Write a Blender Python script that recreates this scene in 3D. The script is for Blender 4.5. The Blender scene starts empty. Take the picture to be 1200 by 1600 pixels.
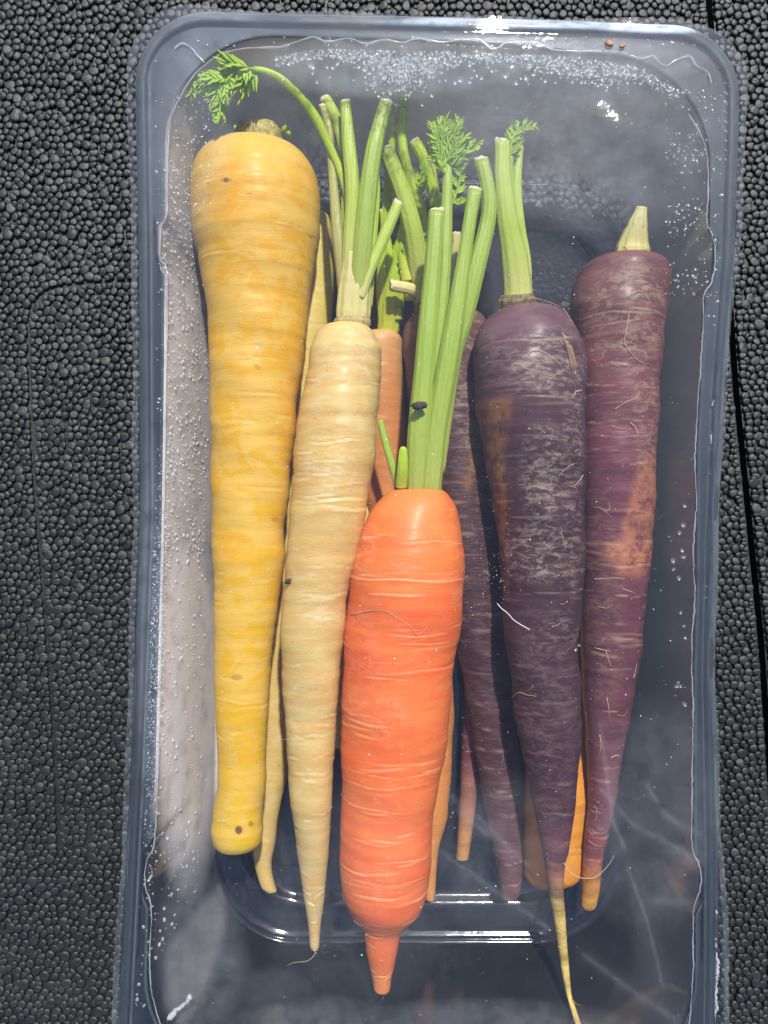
import bpy, bmesh, math, random
import numpy as np
from mathutils import Vector
random.seed(7); rng = np.random.default_rng(11)
C = bpy.context.scene
COL = C.collection
CM = 0.01                      # everything below is measured in centimetres and stored in metres

# ------------------------------------------------------------------ camera, sky, sun, exposure
HC = 30.4                      # camera height above the foam (cm)
FPX = 1209.0                   # focal length in photo pixels (photo 1200 x 1600)
cam = bpy.data.objects.new('camera', bpy.data.cameras.new('camera')); COL.objects.link(cam)
cam.location = (0, 0, HC * CM)
cam.data.sensor_fit = 'VERTICAL'; cam.data.sensor_height = 24.0; cam.data.lens = 24.0 * FPX / 1600.0
cam.data.clip_start = 0.01; cam.data.clip_end = 50
C.camera = cam

SUN = Vector((0.15, 0.62, 0.85)).normalized()
world = bpy.data.worlds.new("World"); C.world = world; world.use_nodes = True
wn = world.node_tree; wn.nodes.clear()
sky = wn.nodes.new('ShaderNodeTexSky'); sky.sky_type = 'NISHITA'; sky.sun_disc = False
sky.sun_elevation = math.asin(SUN.z); sky.sun_rotation = math.atan2(SUN.x, SUN.y)
bg = wn.nodes.new('ShaderNodeBackground'); bg.inputs['Strength'].default_value = 0.12
wo = wn.nodes.new('ShaderNodeOutputWorld')
wn.links.new(sky.outputs[0], bg.inputs[0]); wn.links.new(bg.outputs[0], wo.inputs[0])
sl = bpy.data.lights.new('sun', 'SUN'); sl.energy = 4.1; sl.angle = math.radians(2.2); sl.color = (1, 0.95, 0.87)
so = bpy.data.objects.new('sun', sl); COL.objects.link(so)
so.rotation_euler = SUN.to_track_quat('Z', 'Y').to_euler()
C.view_settings.view_transform = 'Standard'; C.view_settings.look = 'None'
C.view_settings.exposure = 0.30; C.view_settings.gamma = 1.0
C.render.engine = 'CYCLES'
C.cycles.transparent_max_bounces = 40; C.cycles.max_bounces = 12
C.cycles.caustics_reflective = False; C.cycles.caustics_refractive = False

# ------------------------------------------------------------------ helpers
def P(px, py, z):              # a pixel of the photo on the plane at height z -> cm
    d = HC - z
    return np.array([(px - 600.0) / FPX * d, (800.0 - py) / FPX * d, z])

def mesh_np(name, verts, faces, mat, parent=None, smooth=True, attrs=None, mats=None, midx=None):
    """verts (N,3) cm; faces (M,k) int array or list of such arrays"""
    me = bpy.data.meshes.new(name)
    V = np.asarray(verts, dtype=np.float32) * CM
    fl = faces if isinstance(faces, list) else [faces]
    fl = [np.asarray(f, dtype=np.int32) for f in fl if len(f)]
    loops = np.concatenate([f.ravel() for f in fl])
    tot = np.concatenate([np.full(len(f), f.shape[1], np.int32) for f in fl])
    start = np.concatenate([[0], np.cumsum(tot)[:-1]]).astype(np.int32)
    me.vertices.add(len(V)); me.vertices.foreach_set('co', V.ravel())
    me.loops.add(len(loops)); me.loops.foreach_set('vertex_index', loops)
    me.polygons.add(len(tot)); me.polygons.foreach_set('loop_start', start); me.polygons.foreach_set('loop_total', tot)
    me.polygons.foreach_set('use_smooth', np.full(len(tot), smooth))
    me.update(calc_edges=True)
    if attrs:
        for k, a in attrs.items():
            at = me.attributes.new(k, 'FLOAT', 'POINT'); at.data.foreach_set('value', np.asarray(a, np.float32))
    for m in (mat if isinstance(mat, (list, tuple)) else [mat]): me.materials.append(m)
    if midx is not None: me.polygons.foreach_set('material_index', np.asarray(midx, np.int32))
    return link(name, me, parent)

def link(name, me, parent=None):
    o = bpy.data.objects.new(name, me); COL.objects.link(o)
    if parent is not None: o.parent = parent
    return o

def empty(name, loc, label, cat, group=None):
    o = bpy.data.objects.new(name, None); COL.objects.link(o); o.location = Vector(loc) * CM
    o.empty_display_size = 0.01
    tag(o, label, cat, group); return o

def tag(o, label=None, cat=None, group=None, kind=None):
    if label: o['label'] = label
    if cat: o['category'] = cat
    if group: o['group'] = group
    if kind: o['kind'] = kind
    return o

def grid_faces(nr, nc, wrap=True):
    i = np.arange(nr - 1)[:, None]; j = np.arange(nc if wrap else nc - 1)[None, :]
    j2 = (j + 1) % nc
    a = i * nc + j; b = i * nc + j2; c = (i + 1) * nc + j2; d = (i + 1) * nc + j
    return np.stack([a, b, c, d], -1).reshape(-1, 4)

def catmull(pts, n):
    p = np.asarray(pts, float); m = len(p)
    if m < 3:
        t = np.linspace(0, 1, n)[:, None]; return p[0] * (1 - t) + p[-1] * t
    q = np.vstack([2 * p[0] - p[1], p, 2 * p[-1] - p[-2]])
    L = np.concatenate([[0], np.cumsum(np.linalg.norm(np.diff(p[:, :2], axis=0), axis=1) + 1e-6)])
    u = np.interp(np.linspace(0, L[-1], n), L, np.arange(m))
    k = np.minimum(u.astype(int), m - 2); t = (u - k)[:, None]
    a, b, c, d = q[k], q[k + 1], q[k + 2], q[k + 3]
    return 0.5 * (2 * b + (c - a) * t + (2 * a - 5 * b + 4 * c - d) * t ** 2 + (3 * b - a - 3 * c + d) * t ** 3)

def fbm1(x, seed, octs=4, f0=1.0):
    r = np.random.default_rng(seed); y = np.zeros_like(x, float); a = 1.0
    for o in range(octs):
        y += a * np.sin(x * f0 * 2 ** o * r.uniform(.8, 1.25) + r.uniform(0, 6.28)); a *= 0.55
    return y / 2

def tube_arrays(path, rad, nseg=12, ribs=0.0, nribs=5, flat=1.0, seed=0, cap=True):
    p = np.asarray(path, float); n = len(p); rad = np.broadcast_to(np.asarray(rad, float), (n,))
    t = np.gradient(p, axis=0); t /= np.linalg.norm(t, axis=1)[:, None] + 1e-9
    up = np.array([0, 0, 1.0]); V = []
    s = np.cross(t, up); ln = np.linalg.norm(s, axis=1)[:, None]
    s = np.where(ln < 1e-3, np.array([[1.0, 0, 0]]), s / (ln + 1e-9)); b = np.cross(s, t)
    th = np.arange(nseg) / nseg * 2 * np.pi
    rr = 1 + ribs * np.cos(nribs * th + seed)
    V = p[:, None, :] + rad[:, None, None] * rr[None, :, None] * (np.cos(th)[None, :, None] * s[:, None, :] + flat * np.sin(th)[None, :, None] * b[:, None, :])
    V = V.reshape(-1, 3); F = [grid_faces(n, nseg)[:, ::-1]]
    if cap:
        k = len(V); V = np.vstack([V, p[0], p[-1]]); j = np.arange(nseg); j2 = (j + 1) % nseg
        F.append(np.stack([np.full(nseg, k), j, j2], 1))
        F.append(np.stack([np.full(nseg, k + 1), (n - 1) * nseg + j2, (n - 1) * nseg + j], 1))
    return V, F

class Bag:                      # collects several shapes that belong to ONE part
    def __init__(s): s.V = []; s.F = {}; s.n = 0
    def add(s, V, F):
        for f in (F if isinstance(F, list) else [F]):
            s.F.setdefault(f.shape[1], []).append(f + s.n)
        s.V.append(V); s.n += len(V)
    def build(s, name, mat, parent=None, attrs=None):
        return mesh_np(name, np.vstack(s.V), [np.vstack(f) for f in s.F.values()], mat, parent, attrs=attrs)

def blobs(px, py, items):       # soft marks at photo places: (x, y, rx, ry, strength)
    w = np.zeros_like(px, float)
    for x, y, rx, ry, s in items:
        d = ((px - x) / rx) ** 2 + ((py - y) / ry) ** 2
        w = np.maximum(w, s * np.clip(1.6 - 1.2 * d, 0, 1)) if s > 0 else w
    return w

# ------------------------------------------------------------------ materials
class NT:
    def __init__(s, name):
        s.m = bpy.data.materials.new(name); s.m.use_nodes = True; s.t = s.m.node_tree; s.t.nodes.clear()
        s.out = s.t.nodes.new('ShaderNodeOutputMaterial')
        s.tc = s.t.nodes.new('ShaderNodeTexCoord')
    def n(s, typ, props=None, **ins):
        nd = s.t.nodes.new(typ)
        for k, v in (props or {}).items(): setattr(nd, k, v)
        for k, v in ins.items():
            k2 = k.replace('_', ' ')
            i = nd.inputs[int(k[1:])] if k[0] == 'i' and k[1:].isdigit() else nd.inputs[k2]
            if isinstance(v, bpy.types.NodeSocket): s.t.links.new(v, i)
            else: i.default_value = (*v, 1) if isinstance(v, tuple) and len(v) == 3 and i.type == 'RGBA' else v
        return nd
    def coord(s, sx=100, sy=100, sz=100, loc=(0, 0, 0)):
        mp = s.n('ShaderNodeMapping', Vector=s.tc.outputs['Object']); mp.inputs['Scale'].default_value = (sx, sy, sz)
        mp.inputs['Location'].default_value = loc
        return mp.outputs[0]
    def noise(s, vec, scale, detail=4, rough=0.55, dist=0.0):
        return s.n('ShaderNodeTexNoise', Vector=vec, Scale=scale, Detail=detail, Roughness=rough, Distortion=dist).outputs[0]
    def ramp(s, fac, stops, interp='LINEAR'):
        r = s.n('ShaderNodeValToRGB', Fac=fac); e = r.color_ramp.elements; r.color_ramp.interpolation = interp
        while len(e) > 1: e.remove(e[-1])
        e[0].position = stops[0][0]; c = stops[0][1]; e[0].color = (*c, 1) if isinstance(c, tuple) else (c, c, c, 1)
        for p_, c in stops[1:]:
            x = e.new(p_); x.color = (*c, 1) if isinstance(c, tuple) else (c, c, c, 1)
        return r.outputs[0]
    def math(s, op, a, b=0.0, clamp=False):
        return s.n('ShaderNodeMath', {'operation': op, 'use_clamp': clamp}, i0=a, i1=b).outputs[0]
    def mix(s, fac, a, b, mode='MIX'):
        nd = s.t.nodes.new('ShaderNodeMix'); nd.data_type = 'RGBA'; nd.blend_type = mode
        for i, v in ((0, fac), (6, a), (7, b)):
            if isinstance(v, bpy.types.NodeSocket): s.t.links.new(v, nd.inputs[i])
            else: nd.inputs[i].default_value = (*v, 1) if isinstance(v, tuple) else v
        return nd.outputs[2]
    def attr(s, name): return s.n('ShaderNodeAttribute', {'attribute_name': name}).outputs['Fac']
    def end(s, shader): s.t.links.new(shader, s.out.inputs[0]); return s.m

def bump(t, height, strength=0.3, dist=0.0005, normal=None):
    b = t.n('ShaderNodeBump', Height=height, Strength=strength, Distance=dist)
    if normal is not None: t.t.links.new(normal, b.inputs['Normal'])
    return b.outputs[0]

def poly_mask(px, py, poly, soft=3.0):
    d = polyline_dist(px, py, poly + poly[:1])[0]; ins_ = np.zeros(px.shape, bool)
    for (ax, ay), (bx_, by_) in zip(poly, poly[1:] + poly[:1]):
        c_ = ((ay > py) != (by_ > py)) & (px < (bx_ - ax) * (py - ay) / (by_ - ay + 1e-9) + ax); ins_ ^= c_
    return np.clip(.5 + np.where(ins_, d, -d) / (2 * soft), 0, 1)

def carrot_mat(name, grad, alt, altfac=0.5, mottle=None, crease=(0.8, 0.5, 0.3), creasefac=0.75, scurf=None, spot=(0.10, 0.03, 0.01),
               patch=(0.5, 0.2, 0.03), rough=0.5, spec=0.35, sss=0.2, sssrad=(1, .4, .12), fine=0.25):
    t = NT(name)
    c1 = t.coord(); cband = t.coord(35, 190, 35); cfib = t.coord(260, 1700, 260)
    base = t.ramp(t.attr('along'), grad)
    nb = t.noise(cband, 1.1, 5, 0.6, 0.4)
    col = t.mix(t.math('MULTIPLY', t.ramp(nb, [(0.35, 0.0), (0.68, 1.0)]), altfac), base, alt)
    if mottle:
        mc, sc, lo, hi, amt = mottle
        nm = t.noise(t.coord(80, 110, 80, (3, 1, 2)), sc, 7, 0.62, 0.8)
        col = t.mix(t.math('MULTIPLY', t.ramp(nm, [(lo, 0.0), (hi, 1.0)]), amt), col, mc)
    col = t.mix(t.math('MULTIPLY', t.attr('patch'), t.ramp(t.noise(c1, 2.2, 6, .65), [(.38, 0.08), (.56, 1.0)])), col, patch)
    nf = t.noise(cfib, 1.0, 4, 0.7)
    col = t.mix(t.math('MULTIPLY', t.ramp(nf, [(0.45, 0.0), (0.75, 1.0)]), fine), col, crease)
    col = t.mix(t.math('MULTIPLY', t.attr('crease'), creasefac), col, crease)
    if scurf:
        ns = t.ramp(t.noise(t.coord(110, 250, 110), 1.8, 9, 0.78, .7), [(0.48, 0.0), (0.60, 1.0)])
        col = t.mix(t.math('MULTIPLY', ns, t.attr('scurf')), col, scurf)
    fl = t.ramp(t.noise(t.coord(100, 100, 100, (9, 4, 1)), 9, 2, .5), [(0.70, 0.0), (0.76, 1.0)])
    col = t.mix(t.math('MULTIPLY', fl, 0.30), col, crease)
    ds = t.ramp(t.noise(t.coord(26, 420, 26, (2, 7, 5)), 1.0, 3, .6), [(.62, 0.0), (.70, 1.0)])
    col = t.mix(t.math('MULTIPLY', ds, 0.38 * creasefac), col, crease)
    pit = t.ramp(t.noise(t.coord(100, 160, 100, (5, 5, 5)), 5.5, 3, .5), [(.68, 0.0), (.75, 1.0)])
    col = t.mix(t.math('MULTIPLY', pit, 0.35), col, tuple(q_ * .4 for q_ in alt))
    col = t.mix(t.attr('spot'), col, spot)
    hgt = t.math('ADD', t.noise(cfib, 1.0, 3, .7), t.math('MULTIPLY', t.noise(c1, 3, 8, .68), 1.2))
    ro = t.math('ADD', t.math('MULTIPLY', nb, 0.3), rough - 0.12)
    b = t.n('ShaderNodeBsdfPrincipled', Base_Color=col, Roughness=ro, Subsurface_Weight=sss, Subsurface_Scale=0.004,
            Normal=bump(t, hgt, 0.3, 0.0004))
    b.inputs['Subsurface Radius'].default_value = sssrad
    b.inputs['Specular IOR Level'].default_value = spec; b.inputs['Coat Weight'].default_value = .12; b.inputs['Coat Roughness'].default_value = .28
    return t.end(b.outputs[0])

def stalk_mat(name, a, b_, rough=0.4):
    t = NT(name)
    g = t.ramp(t.attr('along'), [(0, b_), (0.45, a), (1, a)])
    n1 = t.noise(t.coord(1300, 60, 1300), 1.0, 4, 0.6)
    col = t.mix(t.math('MULTIPLY', t.ramp(n1, [(0.4, 0.0), (0.7, 1.0)]), 0.28), g, tuple(min(1, x * 1.25 + .015) for x in a))
    n2 = t.noise(t.coord(), 2.5, 5, .6)
    col = t.mix(t.math('MULTIPLY', t.ramp(n2, [(0.58, 0.0), (0.75, 1.0)]), 0.3), col, (b_[0] * .7, b_[1] * .55, b_[2] * .5))
    bs = t.n('ShaderNodeBsdfPrincipled', Base_Color=col, Roughness=rough, Subsurface_Weight=0.2, Subsurface_Scale=0.003,
             Normal=bump(t, n1, 0.6, 0.0005))
    bs.inputs['Subsurface Radius'].default_value = (.5, 1, .2)
    return t.end(bs.outputs[0])

def plain_mat(name, a, b_, scale=4, rough=0.6, trans=0.0):
    t = NT(name)
    col = t.mix(t.ramp(t.noise(t.coord(), scale, 5, .6), [(.35, 0.0), (.65, 1.0)]), a, b_)
    bs = t.n('ShaderNodeBsdfPrincipled', Base_Color=col, Roughness=rough, Normal=bump(t, t.noise(t.coord(), scale * 4, 4), .4, .0003))
    if trans:
        tr = t.n('ShaderNodeBsdfTranslucent', Color=col)
        return t.end(t.n('ShaderNodeMixShader', i0=trans, i1=bs.outputs[0], i2=tr.outputs[0]).outputs[0])
    return t.end(bs.outputs[0])

def clear_plastic(name, f0, rough, tint, fog_glint_col=(0.80, 0.84, 0.92), fognoise=(3.0, .42, .7), bumpy=0.0, haze=0.0, fog_glint_low=.12):
    """thin clear sheet: see-through, mirror-like by angle, with condensation, painted glints and painted sky reflections where the 'fog' attribute says so"""
    t = NT(name)
    lw = t.n('ShaderNodeLayerWeight', Blend=0.5)
    p5 = t.math('POWER', lw.outputs['Facing'], 4.0)
    fr = t.math('ADD', t.math('MULTIPLY', p5, 1 - f0), f0, True)
    nrm = None
    if bumpy:
        h = t.math('ADD', t.noise(t.coord(40, 40, 40), 1.0, 4, .5), t.math('MULTIPLY', t.noise(t.coord(100, 100, 100), 4.0, 3), .12))
        nrm = bump(t, h, 1.0, bumpy)
    gl = t.n('ShaderNodeBsdfGlossy', Roughness=rough, Color=(1, 1, 1))
    if nrm is not None: t.t.links.new(nrm, gl.inputs['Normal'])
    tp = t.n('ShaderNodeBsdfTransparent', Color=tint)
    if haze:
        rf = t.n('ShaderNodeBsdfRefraction', Color=tint, Roughness=0.40, IOR=1.2)
        tp = t.n('ShaderNodeMixShader', i0=haze, i1=tp.outputs[0], i2=rf.outputs[0])
    mx = t.n('ShaderNodeMixShader', i0=fr, i1=tp.outputs[0], i2=gl.outputs[0])
    df = t.n('ShaderNodeBsdfDiffuse', Color=fog_glint_col); tl = t.n('ShaderNodeBsdfTranslucent', Color=fog_glint_col)
    sc = t.n('ShaderNodeMixShader', i0=0.22, i1=df.outputs[0], i2=tl.outputs[0])
    sc_, lo, hi = fognoise
    nz = t.ramp(t.noise(t.coord(), sc_, 8, .66, .15), [(lo, fog_glint_low), (hi, 1.0)])
    fog_glint = t.math('MULTIPLY', t.attr('fog_glint'), nz, True)
    mx2 = t.n('ShaderNodeMixShader', i0=fog_glint, i1=mx.outputs[0], i2=sc.outputs[0])
    return t.end(mx2.outputs[0])

M = {}
M['film'] = clear_plastic('clear lidding film', 0.055, 0.04, (0.985, 0.99, 1.0), fognoise=(1.1, .34, .68), bumpy=0.0005, fog_glint_low=.35)
M['tray'] = clear_plastic('clear tray plastic', 0.038, 0.08, (0.90, 0.94, 1.0), fog_glint_col=(.96, .925, .90), fognoise=(1.3, .28, .52), bumpy=0.00025, haze=.97, fog_glint_low=.6)
M['flange'] = clear_plastic('clear rim plastic', 0.042, 0.07, (0.88, 0.94, 1.0), fog_glint_col=(.74, .84, .95), fognoise=(1.3, .28, .52), bumpy=0.00025, haze=.95)  # bluish scatter colour stands in for sky reflected by the rim
M['water'] = clear_plastic('water drop', 0.12, 0.16, (0.93, 0.95, 0.97), fog_glint_col=(.86, .88, .92), fognoise=(8, .2, .5))
def foam_mat():
    t = NT('black moulded foam')
    n1 = t.noise(t.coord(), 3.0, 5, .6)
    col = t.ramp(n1, [(.3, (.011, .012, .012)), (.7, (.025, .0265, .025))])
    col = t.mix(t.ramp(t.noise(t.coord(), 0.35, 4, .6), [(.45, 0.0), (.7, 0.6)]), col, (.034, .035, .033))
    b = t.n('ShaderNodeBsdfPrincipled', Base_Color=col, Roughness=t.ramp(n1, [(.3, .30), (.7, .46)]),
            Normal=bump(t, t.noise(t.coord(), 9, 6, .7), .55, .0006))
    b.inputs['Specular IOR Level'].default_value = 0.6
    return t.end(b.outputs[0])
M['foam'] = foam_mat()

# ------------------------------------------------------------------ black bead foam surface
def polyline_dist(x, y, pts):
    d = np.full(x.shape, 1e9); nx = np.zeros_like(x); ny = np.zeros_like(x)
    for (ax, ay), (bx, by) in zip(pts[:-1], pts[1:]):
        vx, vy = bx - ax, by - ay; L = vx * vx + vy * vy + 1e-9
        t = np.clip(((x - ax) * vx + (y - ay) * vy) / L, 0, 1)
        qx, qy = x - ax - t * vx, y - ay - t * vy; dd = np.hypot(qx, qy)
        m = dd < d; d = np.where(m, dd, d); nx = np.where(m, qx / (dd + 1e-9), nx); ny = np.where(m, qy / (dd + 1e-9), ny)
    return d, nx, ny
def pl(pts): return [tuple(P(a, b, 0)[:2]) for a, b in pts]
seam = pl([(330, 428), (212, 437), (120, 443), (85, 448), (62, 460), (48, 480), (43, 505), (45, 600), (52, 760), (60, 850), (68, 950), (78, 1080), (85, 1200), (90, 1330)])
inset_a = pl([(54, 655), (90, 652), (101, 665), (103, 700), (96, 718), (62, 720), (54, 700), (54, 655)])
inset_b = pl([(90, 1258), (132, 1262), (140, 1300), (130, 1322), (110, 1328), (92, 1318), (90, 1258)])
arc_a = pl([(108, 1508), (124, 1524), (150, 1532), (180, 1531)])
groove = pl([(1106, -260), (1110, 0), (1116, 60), (1135, 350), (1152, 600), (1166, 740), (1180, 880), (1192, 1000), (1200, 1120), (1212, 1300), (1225, 1700), (1232, 1900)])
gy = np.array([p[1] for p in groove])[::-1]; gx = np.array([p[0] for p in groove])[::-1]
def groove_x(y): return np.interp(y, gy, gx)
X0, X1, Y0, Y1 = -18.5, 18.5, -23.5, 23.5
ys = np.linspace(Y0, Y1, 80); gxs = groove_x(ys); W = 0.13
prof = [(-99, -0.16), (-W, -0.16), (-W, -1.3), (W, -1.3), (W, -0.16), (99, -0.16)]
V = np.array([[X0 if dx == -99 else X1 if dx == 99 else g + dx, y, z] for y, g in zip(ys, gxs) for dx, z in prof])
foam = mesh_np('foam_surface', V, grid_faces(len(ys), len(prof), False), M['foam'], smooth=False)
tag(foam, 'black moulded bead foam surface under the tray', kind='structure')
# beads
sp = 0.315
bx, by = np.meshgrid(np.arange(X0, X1, sp), np.arange(Y0, Y1, sp * 0.866))
bx = bx + (np.arange(by.shape[0]) % 2)[:, None] * sp / 2
GSH = bx.shape
bx = bx.ravel() + rng.normal(0, sp * 0.19, bx.size); by = by.ravel() + rng.normal(0, sp * 0.19, bx.size)
bs = rng.uniform(.72, 1.22, bx.size)
tang = np.full(bx.size, np.nan)
for lines, w in (([seam], .17), ([inset_a], .15), ([inset_b], .15), ([arc_a], .15), ([groove], .33)):
    for l in lines:
        d, nx, ny = polyline_dist(bx, by, l); m = d < w
        bx = np.where(m, bx + nx * (w - d), bx); by = np.where(m, by + ny * (w - d), by)
        bs = np.where(m, bs * .9, bs); tang = np.where(m, np.arctan2(nx, -ny), tang)
ph = bx * .55 + 1.3 * np.sin(by * .4); flatn = .5 + .5 * np.sin(ph + 2.0) * np.sin(by * .37 + bx * .2 + .7)
pxs = 600 + bx / HC * FPX; pys = 800 - by / HC * FPX
ins = ((pxs > 52) & (pxs < 102) & (pys > 652) & (pys < 720)) | ((pxs > 90) & (pxs < 140) & (pys > 1258) & (pys < 1325))
flatn = np.where(pxs < 120, flatn * .8 + .2, flatn * .45); flatn = np.where(ins, 1.3, flatn)
nb = len(bx); ang = rng.uniform(0, np.pi, nb); asp = rng.uniform(1.0, 1.4, nb)
ang = np.where(np.isnan(tang), ang, tang); asp = np.where(np.isnan(tang), asp, 1.5)
ra = sp * .575 * bs * np.sqrt(asp); rb = sp * .575 * bs / np.sqrt(asp)
hz = sp * .47 * bs * (1 - .55 * np.clip(flatn, 0, 1.4)) * rng.uniform(.75, 1.2, nb)
z0 = -0.10 + rng.normal(0, .012, nb) + .035 * flatn
def bead_shape(nr, nsg):
    prs = [(1.0, -.7), (.99, .30), (.90, .76), (.66, .97)][:nr] if nr == 4 else [(1.0, 0.0), (.90, .55), (.55, .92)]
    th = np.arange(nsg) / nsg * 2 * np.pi
    v = [[r * np.cos(a), r * np.sin(a), h] for r, h in prs for a in th] + [[0, 0, 1.02]]
    n = len(prs); F4 = grid_faces(n, nsg); j = np.arange(nsg)
    F3 = np.stack([(n - 1) * nsg + j, (n - 1) * nsg + (j + 1) % nsg, np.full(nsg, n * nsg)], 1)
    return np.array(v), F4, F3
NA = 11
bv, bf4, bf3 = bead_shape(4, NA)
# every bead is pressed against its neighbours: its outline is its own cell
bth = np.arange(NA) / NA * 2 * np.pi; cu, su = np.cos(bth), np.sin(bth)
GX, GY, GS = bx.reshape(GSH), by.reshape(GSH), bs.reshape(GSH)
cell = np.full((nb, NA), .30)
for dj in range(-3, 4):
    for di in range(-3, 4):
        if dj == 0 and di == 0: continue
        ox = np.full(GSH, 1e6); oy = np.full(GSH, 1e6); os_ = np.ones(GSH)
        j0, j1 = max(0, -dj), min(GSH[0], GSH[0] - dj); i0, i1 = max(0, -di), min(GSH[1], GSH[1] - di)
        ox[j0:j1, i0:i1] = GX[j0 + dj:j1 + dj, i0 + di:i1 + di] - GX[j0:j1, i0:i1]; oy[j0:j1, i0:i1] = GY[j0 + dj:j1 + dj, i0 + di:i1 + di] - GY[j0:j1, i0:i1]
        os_[j0:j1, i0:i1] = GS[j0:j1, i0:i1] - GS[j0 + dj:j1 + dj, i0 + di:i1 + di]
        ox, oy, os_ = ox.ravel(), oy.ravel(), os_.ravel()
        d2 = ox ** 2 + oy ** 2; dotp = ox[:, None] * cu + oy[:, None] * su
        lim = np.where(dotp > 1e-5, (d2 * np.clip(.5 + .28 * os_, .3, .7))[:, None] / np.maximum(dotp, 1e-5), 9)
        cell = np.minimum(cell, lim)
k_ = np.array([.22, .56, .22]); cell = k_[0] * np.roll(cell, 1, 1) + k_[1] * cell + k_[2] * np.roll(cell, -1, 1)
cell = np.minimum(cell, 1.25 * cell.mean(1, keepdims=True)) * rng.uniform(.90, .985, (nb, 1))
for l, gap in ((seam, .048), (inset_a, .03), (inset_b, .03), (arc_a, .03), (groove, .135)):
    d, nx, ny = polyline_dist(bx, by, l); m = d < .5
    toward = -(nx[:, None] * cu + ny[:, None] * su)
    lim = np.where(toward > .05, np.maximum(d - gap, .02)[:, None] / np.maximum(toward, .05), 9)
    cell = np.where(m[:, None], np.minimum(cell, lim), cell)
ra = cell.mean(1); rb = ra
hz = .092 * (1 - .5 * np.clip(flatn, 0, 1.4)) * rng.uniform(.7, 1.25, nb)
def bead_verts(idx):
    k = len(idx); r = np.random.default_rng(3)
    rr_ = np.concatenate([np.tile(cell[idx], (1, 4)), np.ones((k, 1))], 1)
    xx = bv[None, :, 0] * rr_; yy = bv[None, :, 1] * rr_
    tx, ty = r.normal(0, .07, (k, 1)), r.normal(0, .07, (k, 1))
    zz = bv[None, :, 2] * hz[idx, None] + (tx * xx + ty * yy) * (bv[None, :, 2] > 0)
    return np.stack([xx, yy, zz], -1)
view = (pxs > -60) & (pxs < 1260) & (pys > -60) & (pys < 1660)
out = view & ((pxs < 205) | (pxs > 1160) | (pys < 20)) & (pxs > 4) & (pxs < 1196) & (pys > 4) & (pys < 1596) & ~ins
cand = np.where(out)[0]; big = cand[np.argsort(-(ra * rb)[cand])[:300]]
rest = np.setdiff1d(np.arange(nb), big)
vr = bead_verts(rest) + np.stack([bx, by, z0], -1)[rest][:, None, :]
off = (np.arange(len(rest)) * len(bv))[:, None, None]
mass = mesh_np('foam_beads', vr.reshape(-1, 3), [(bf4[None] + off).reshape(-1, 4), (bf3[None] + off).reshape(-1, 3)], M['foam'], foam)
tag(mass, kind='stuff')
vb = bead_verts(big); protos = []
for i, k in enumerate(big):
    if i < 24:
        o = mesh_np('foam_bead', vb[i], [bf4, bf3], M['foam'], foam); protos.append((o, k))
    else:
        o = protos[i % 24][0].copy(); COL.objects.link(o); o.parent = foam
        o.scale = (rng.uniform(.95, 1.08),) * 3
    o.location = (bx[k] * CM, by[k] * CM, z0[k] * CM)

# ------------------------------------------------------------------ clear tray with film lid
def tab(d):
    k = sorted(d); return lambda v: np.interp(v, k, [d[q] for q in k])
NS_L, NS_S, NCR = 200, 110, 22
def ring(l, r, t, b, R, inset=0.0, lugs=0.0):
    l_, r_, t_, b_ = (lambda y: l(y) + inset), (lambda y: r(y) - inset), (lambda x: t(x) + inset), (lambda x: b(x) - inset)
    R = max(R - inset, 20)
    tl = (l_(t_(350) + R) + R, t_(350) + R); tr = (r_(t_(1000) + R) - R, t_(1000) + R)
    br = (r_(b_(1000) - R) - R, b_(1000) - R); bl = (l_(b_(300) - R) + R, b_(300) - R)
    pts = []
    a = np.linspace(0, 1, NS_L, endpoint=False)
    def bumpf(y, ys_): return sum(np.clip(1.35 - abs((y - c) / h) ** 3 * 1.35, 0, 1) for c, h in ys_)
    y = bl[1] + (tl[1] - bl[1]) * a; pts.append(np.stack([l_(y) - lugs * bumpf(y, [(383, 46), (1366, 52)]), y], 1))
    q = np.linspace(0, np.pi / 2, NCR, endpoint=False); pts.append(np.stack([tl[0] - R * np.cos(q), tl[1] - R * np.sin(q)], 1))
    a2 = np.linspace(0, 1, NS_S, endpoint=False)
    x = tl[0] + (tr[0] - tl[0]) * a2
    e0, e1 = tl[1] - R - t_(tl[0]), tr[1] - R - t_(tr[0]); pts.append(np.stack([x, t_(x) + e0 * (1 - a2) + e1 * a2], 1))
    pts.append(np.stack([tr[0] + R * np.sin(q), tr[1] - R * np.cos(q)], 1))
    y = tr[1] + (br[1] - tr[1]) * a; pts.append(np.stack([r_(y) + lugs * bumpf(y, [(408, 48), (1380, 48)]), y], 1))
    pts.append(np.stack([br[0] + R * np.cos(q), br[1] + R * np.sin(q)], 1))
    x = br[0] + (bl[0] - br[0]) * a2; pts.append(np.stack([x, np.full_like(x, 0) + b_(x)], 1))
    pts.append(np.stack([bl[0] - R * np.sin(q), bl[1] + R * np.cos(q)], 1))
    return np.vstack(pts)
rim_t = (tab({100: 217, 400: 222, 800: 224, 1200: 210, 1600: 190, 1750: 183}), tab({100: 1150, 200: 1149, 400: 1142, 600: 1127, 850: 1117, 1050: 1112, 1300: 1117, 1500: 1117, 1750: 1112}),
         tab({200: 21, 300: 23, 600: 30, 900: 40, 1030: 46, 1200: 52}), tab({0: 1748, 1200: 1748}), 105)
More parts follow.
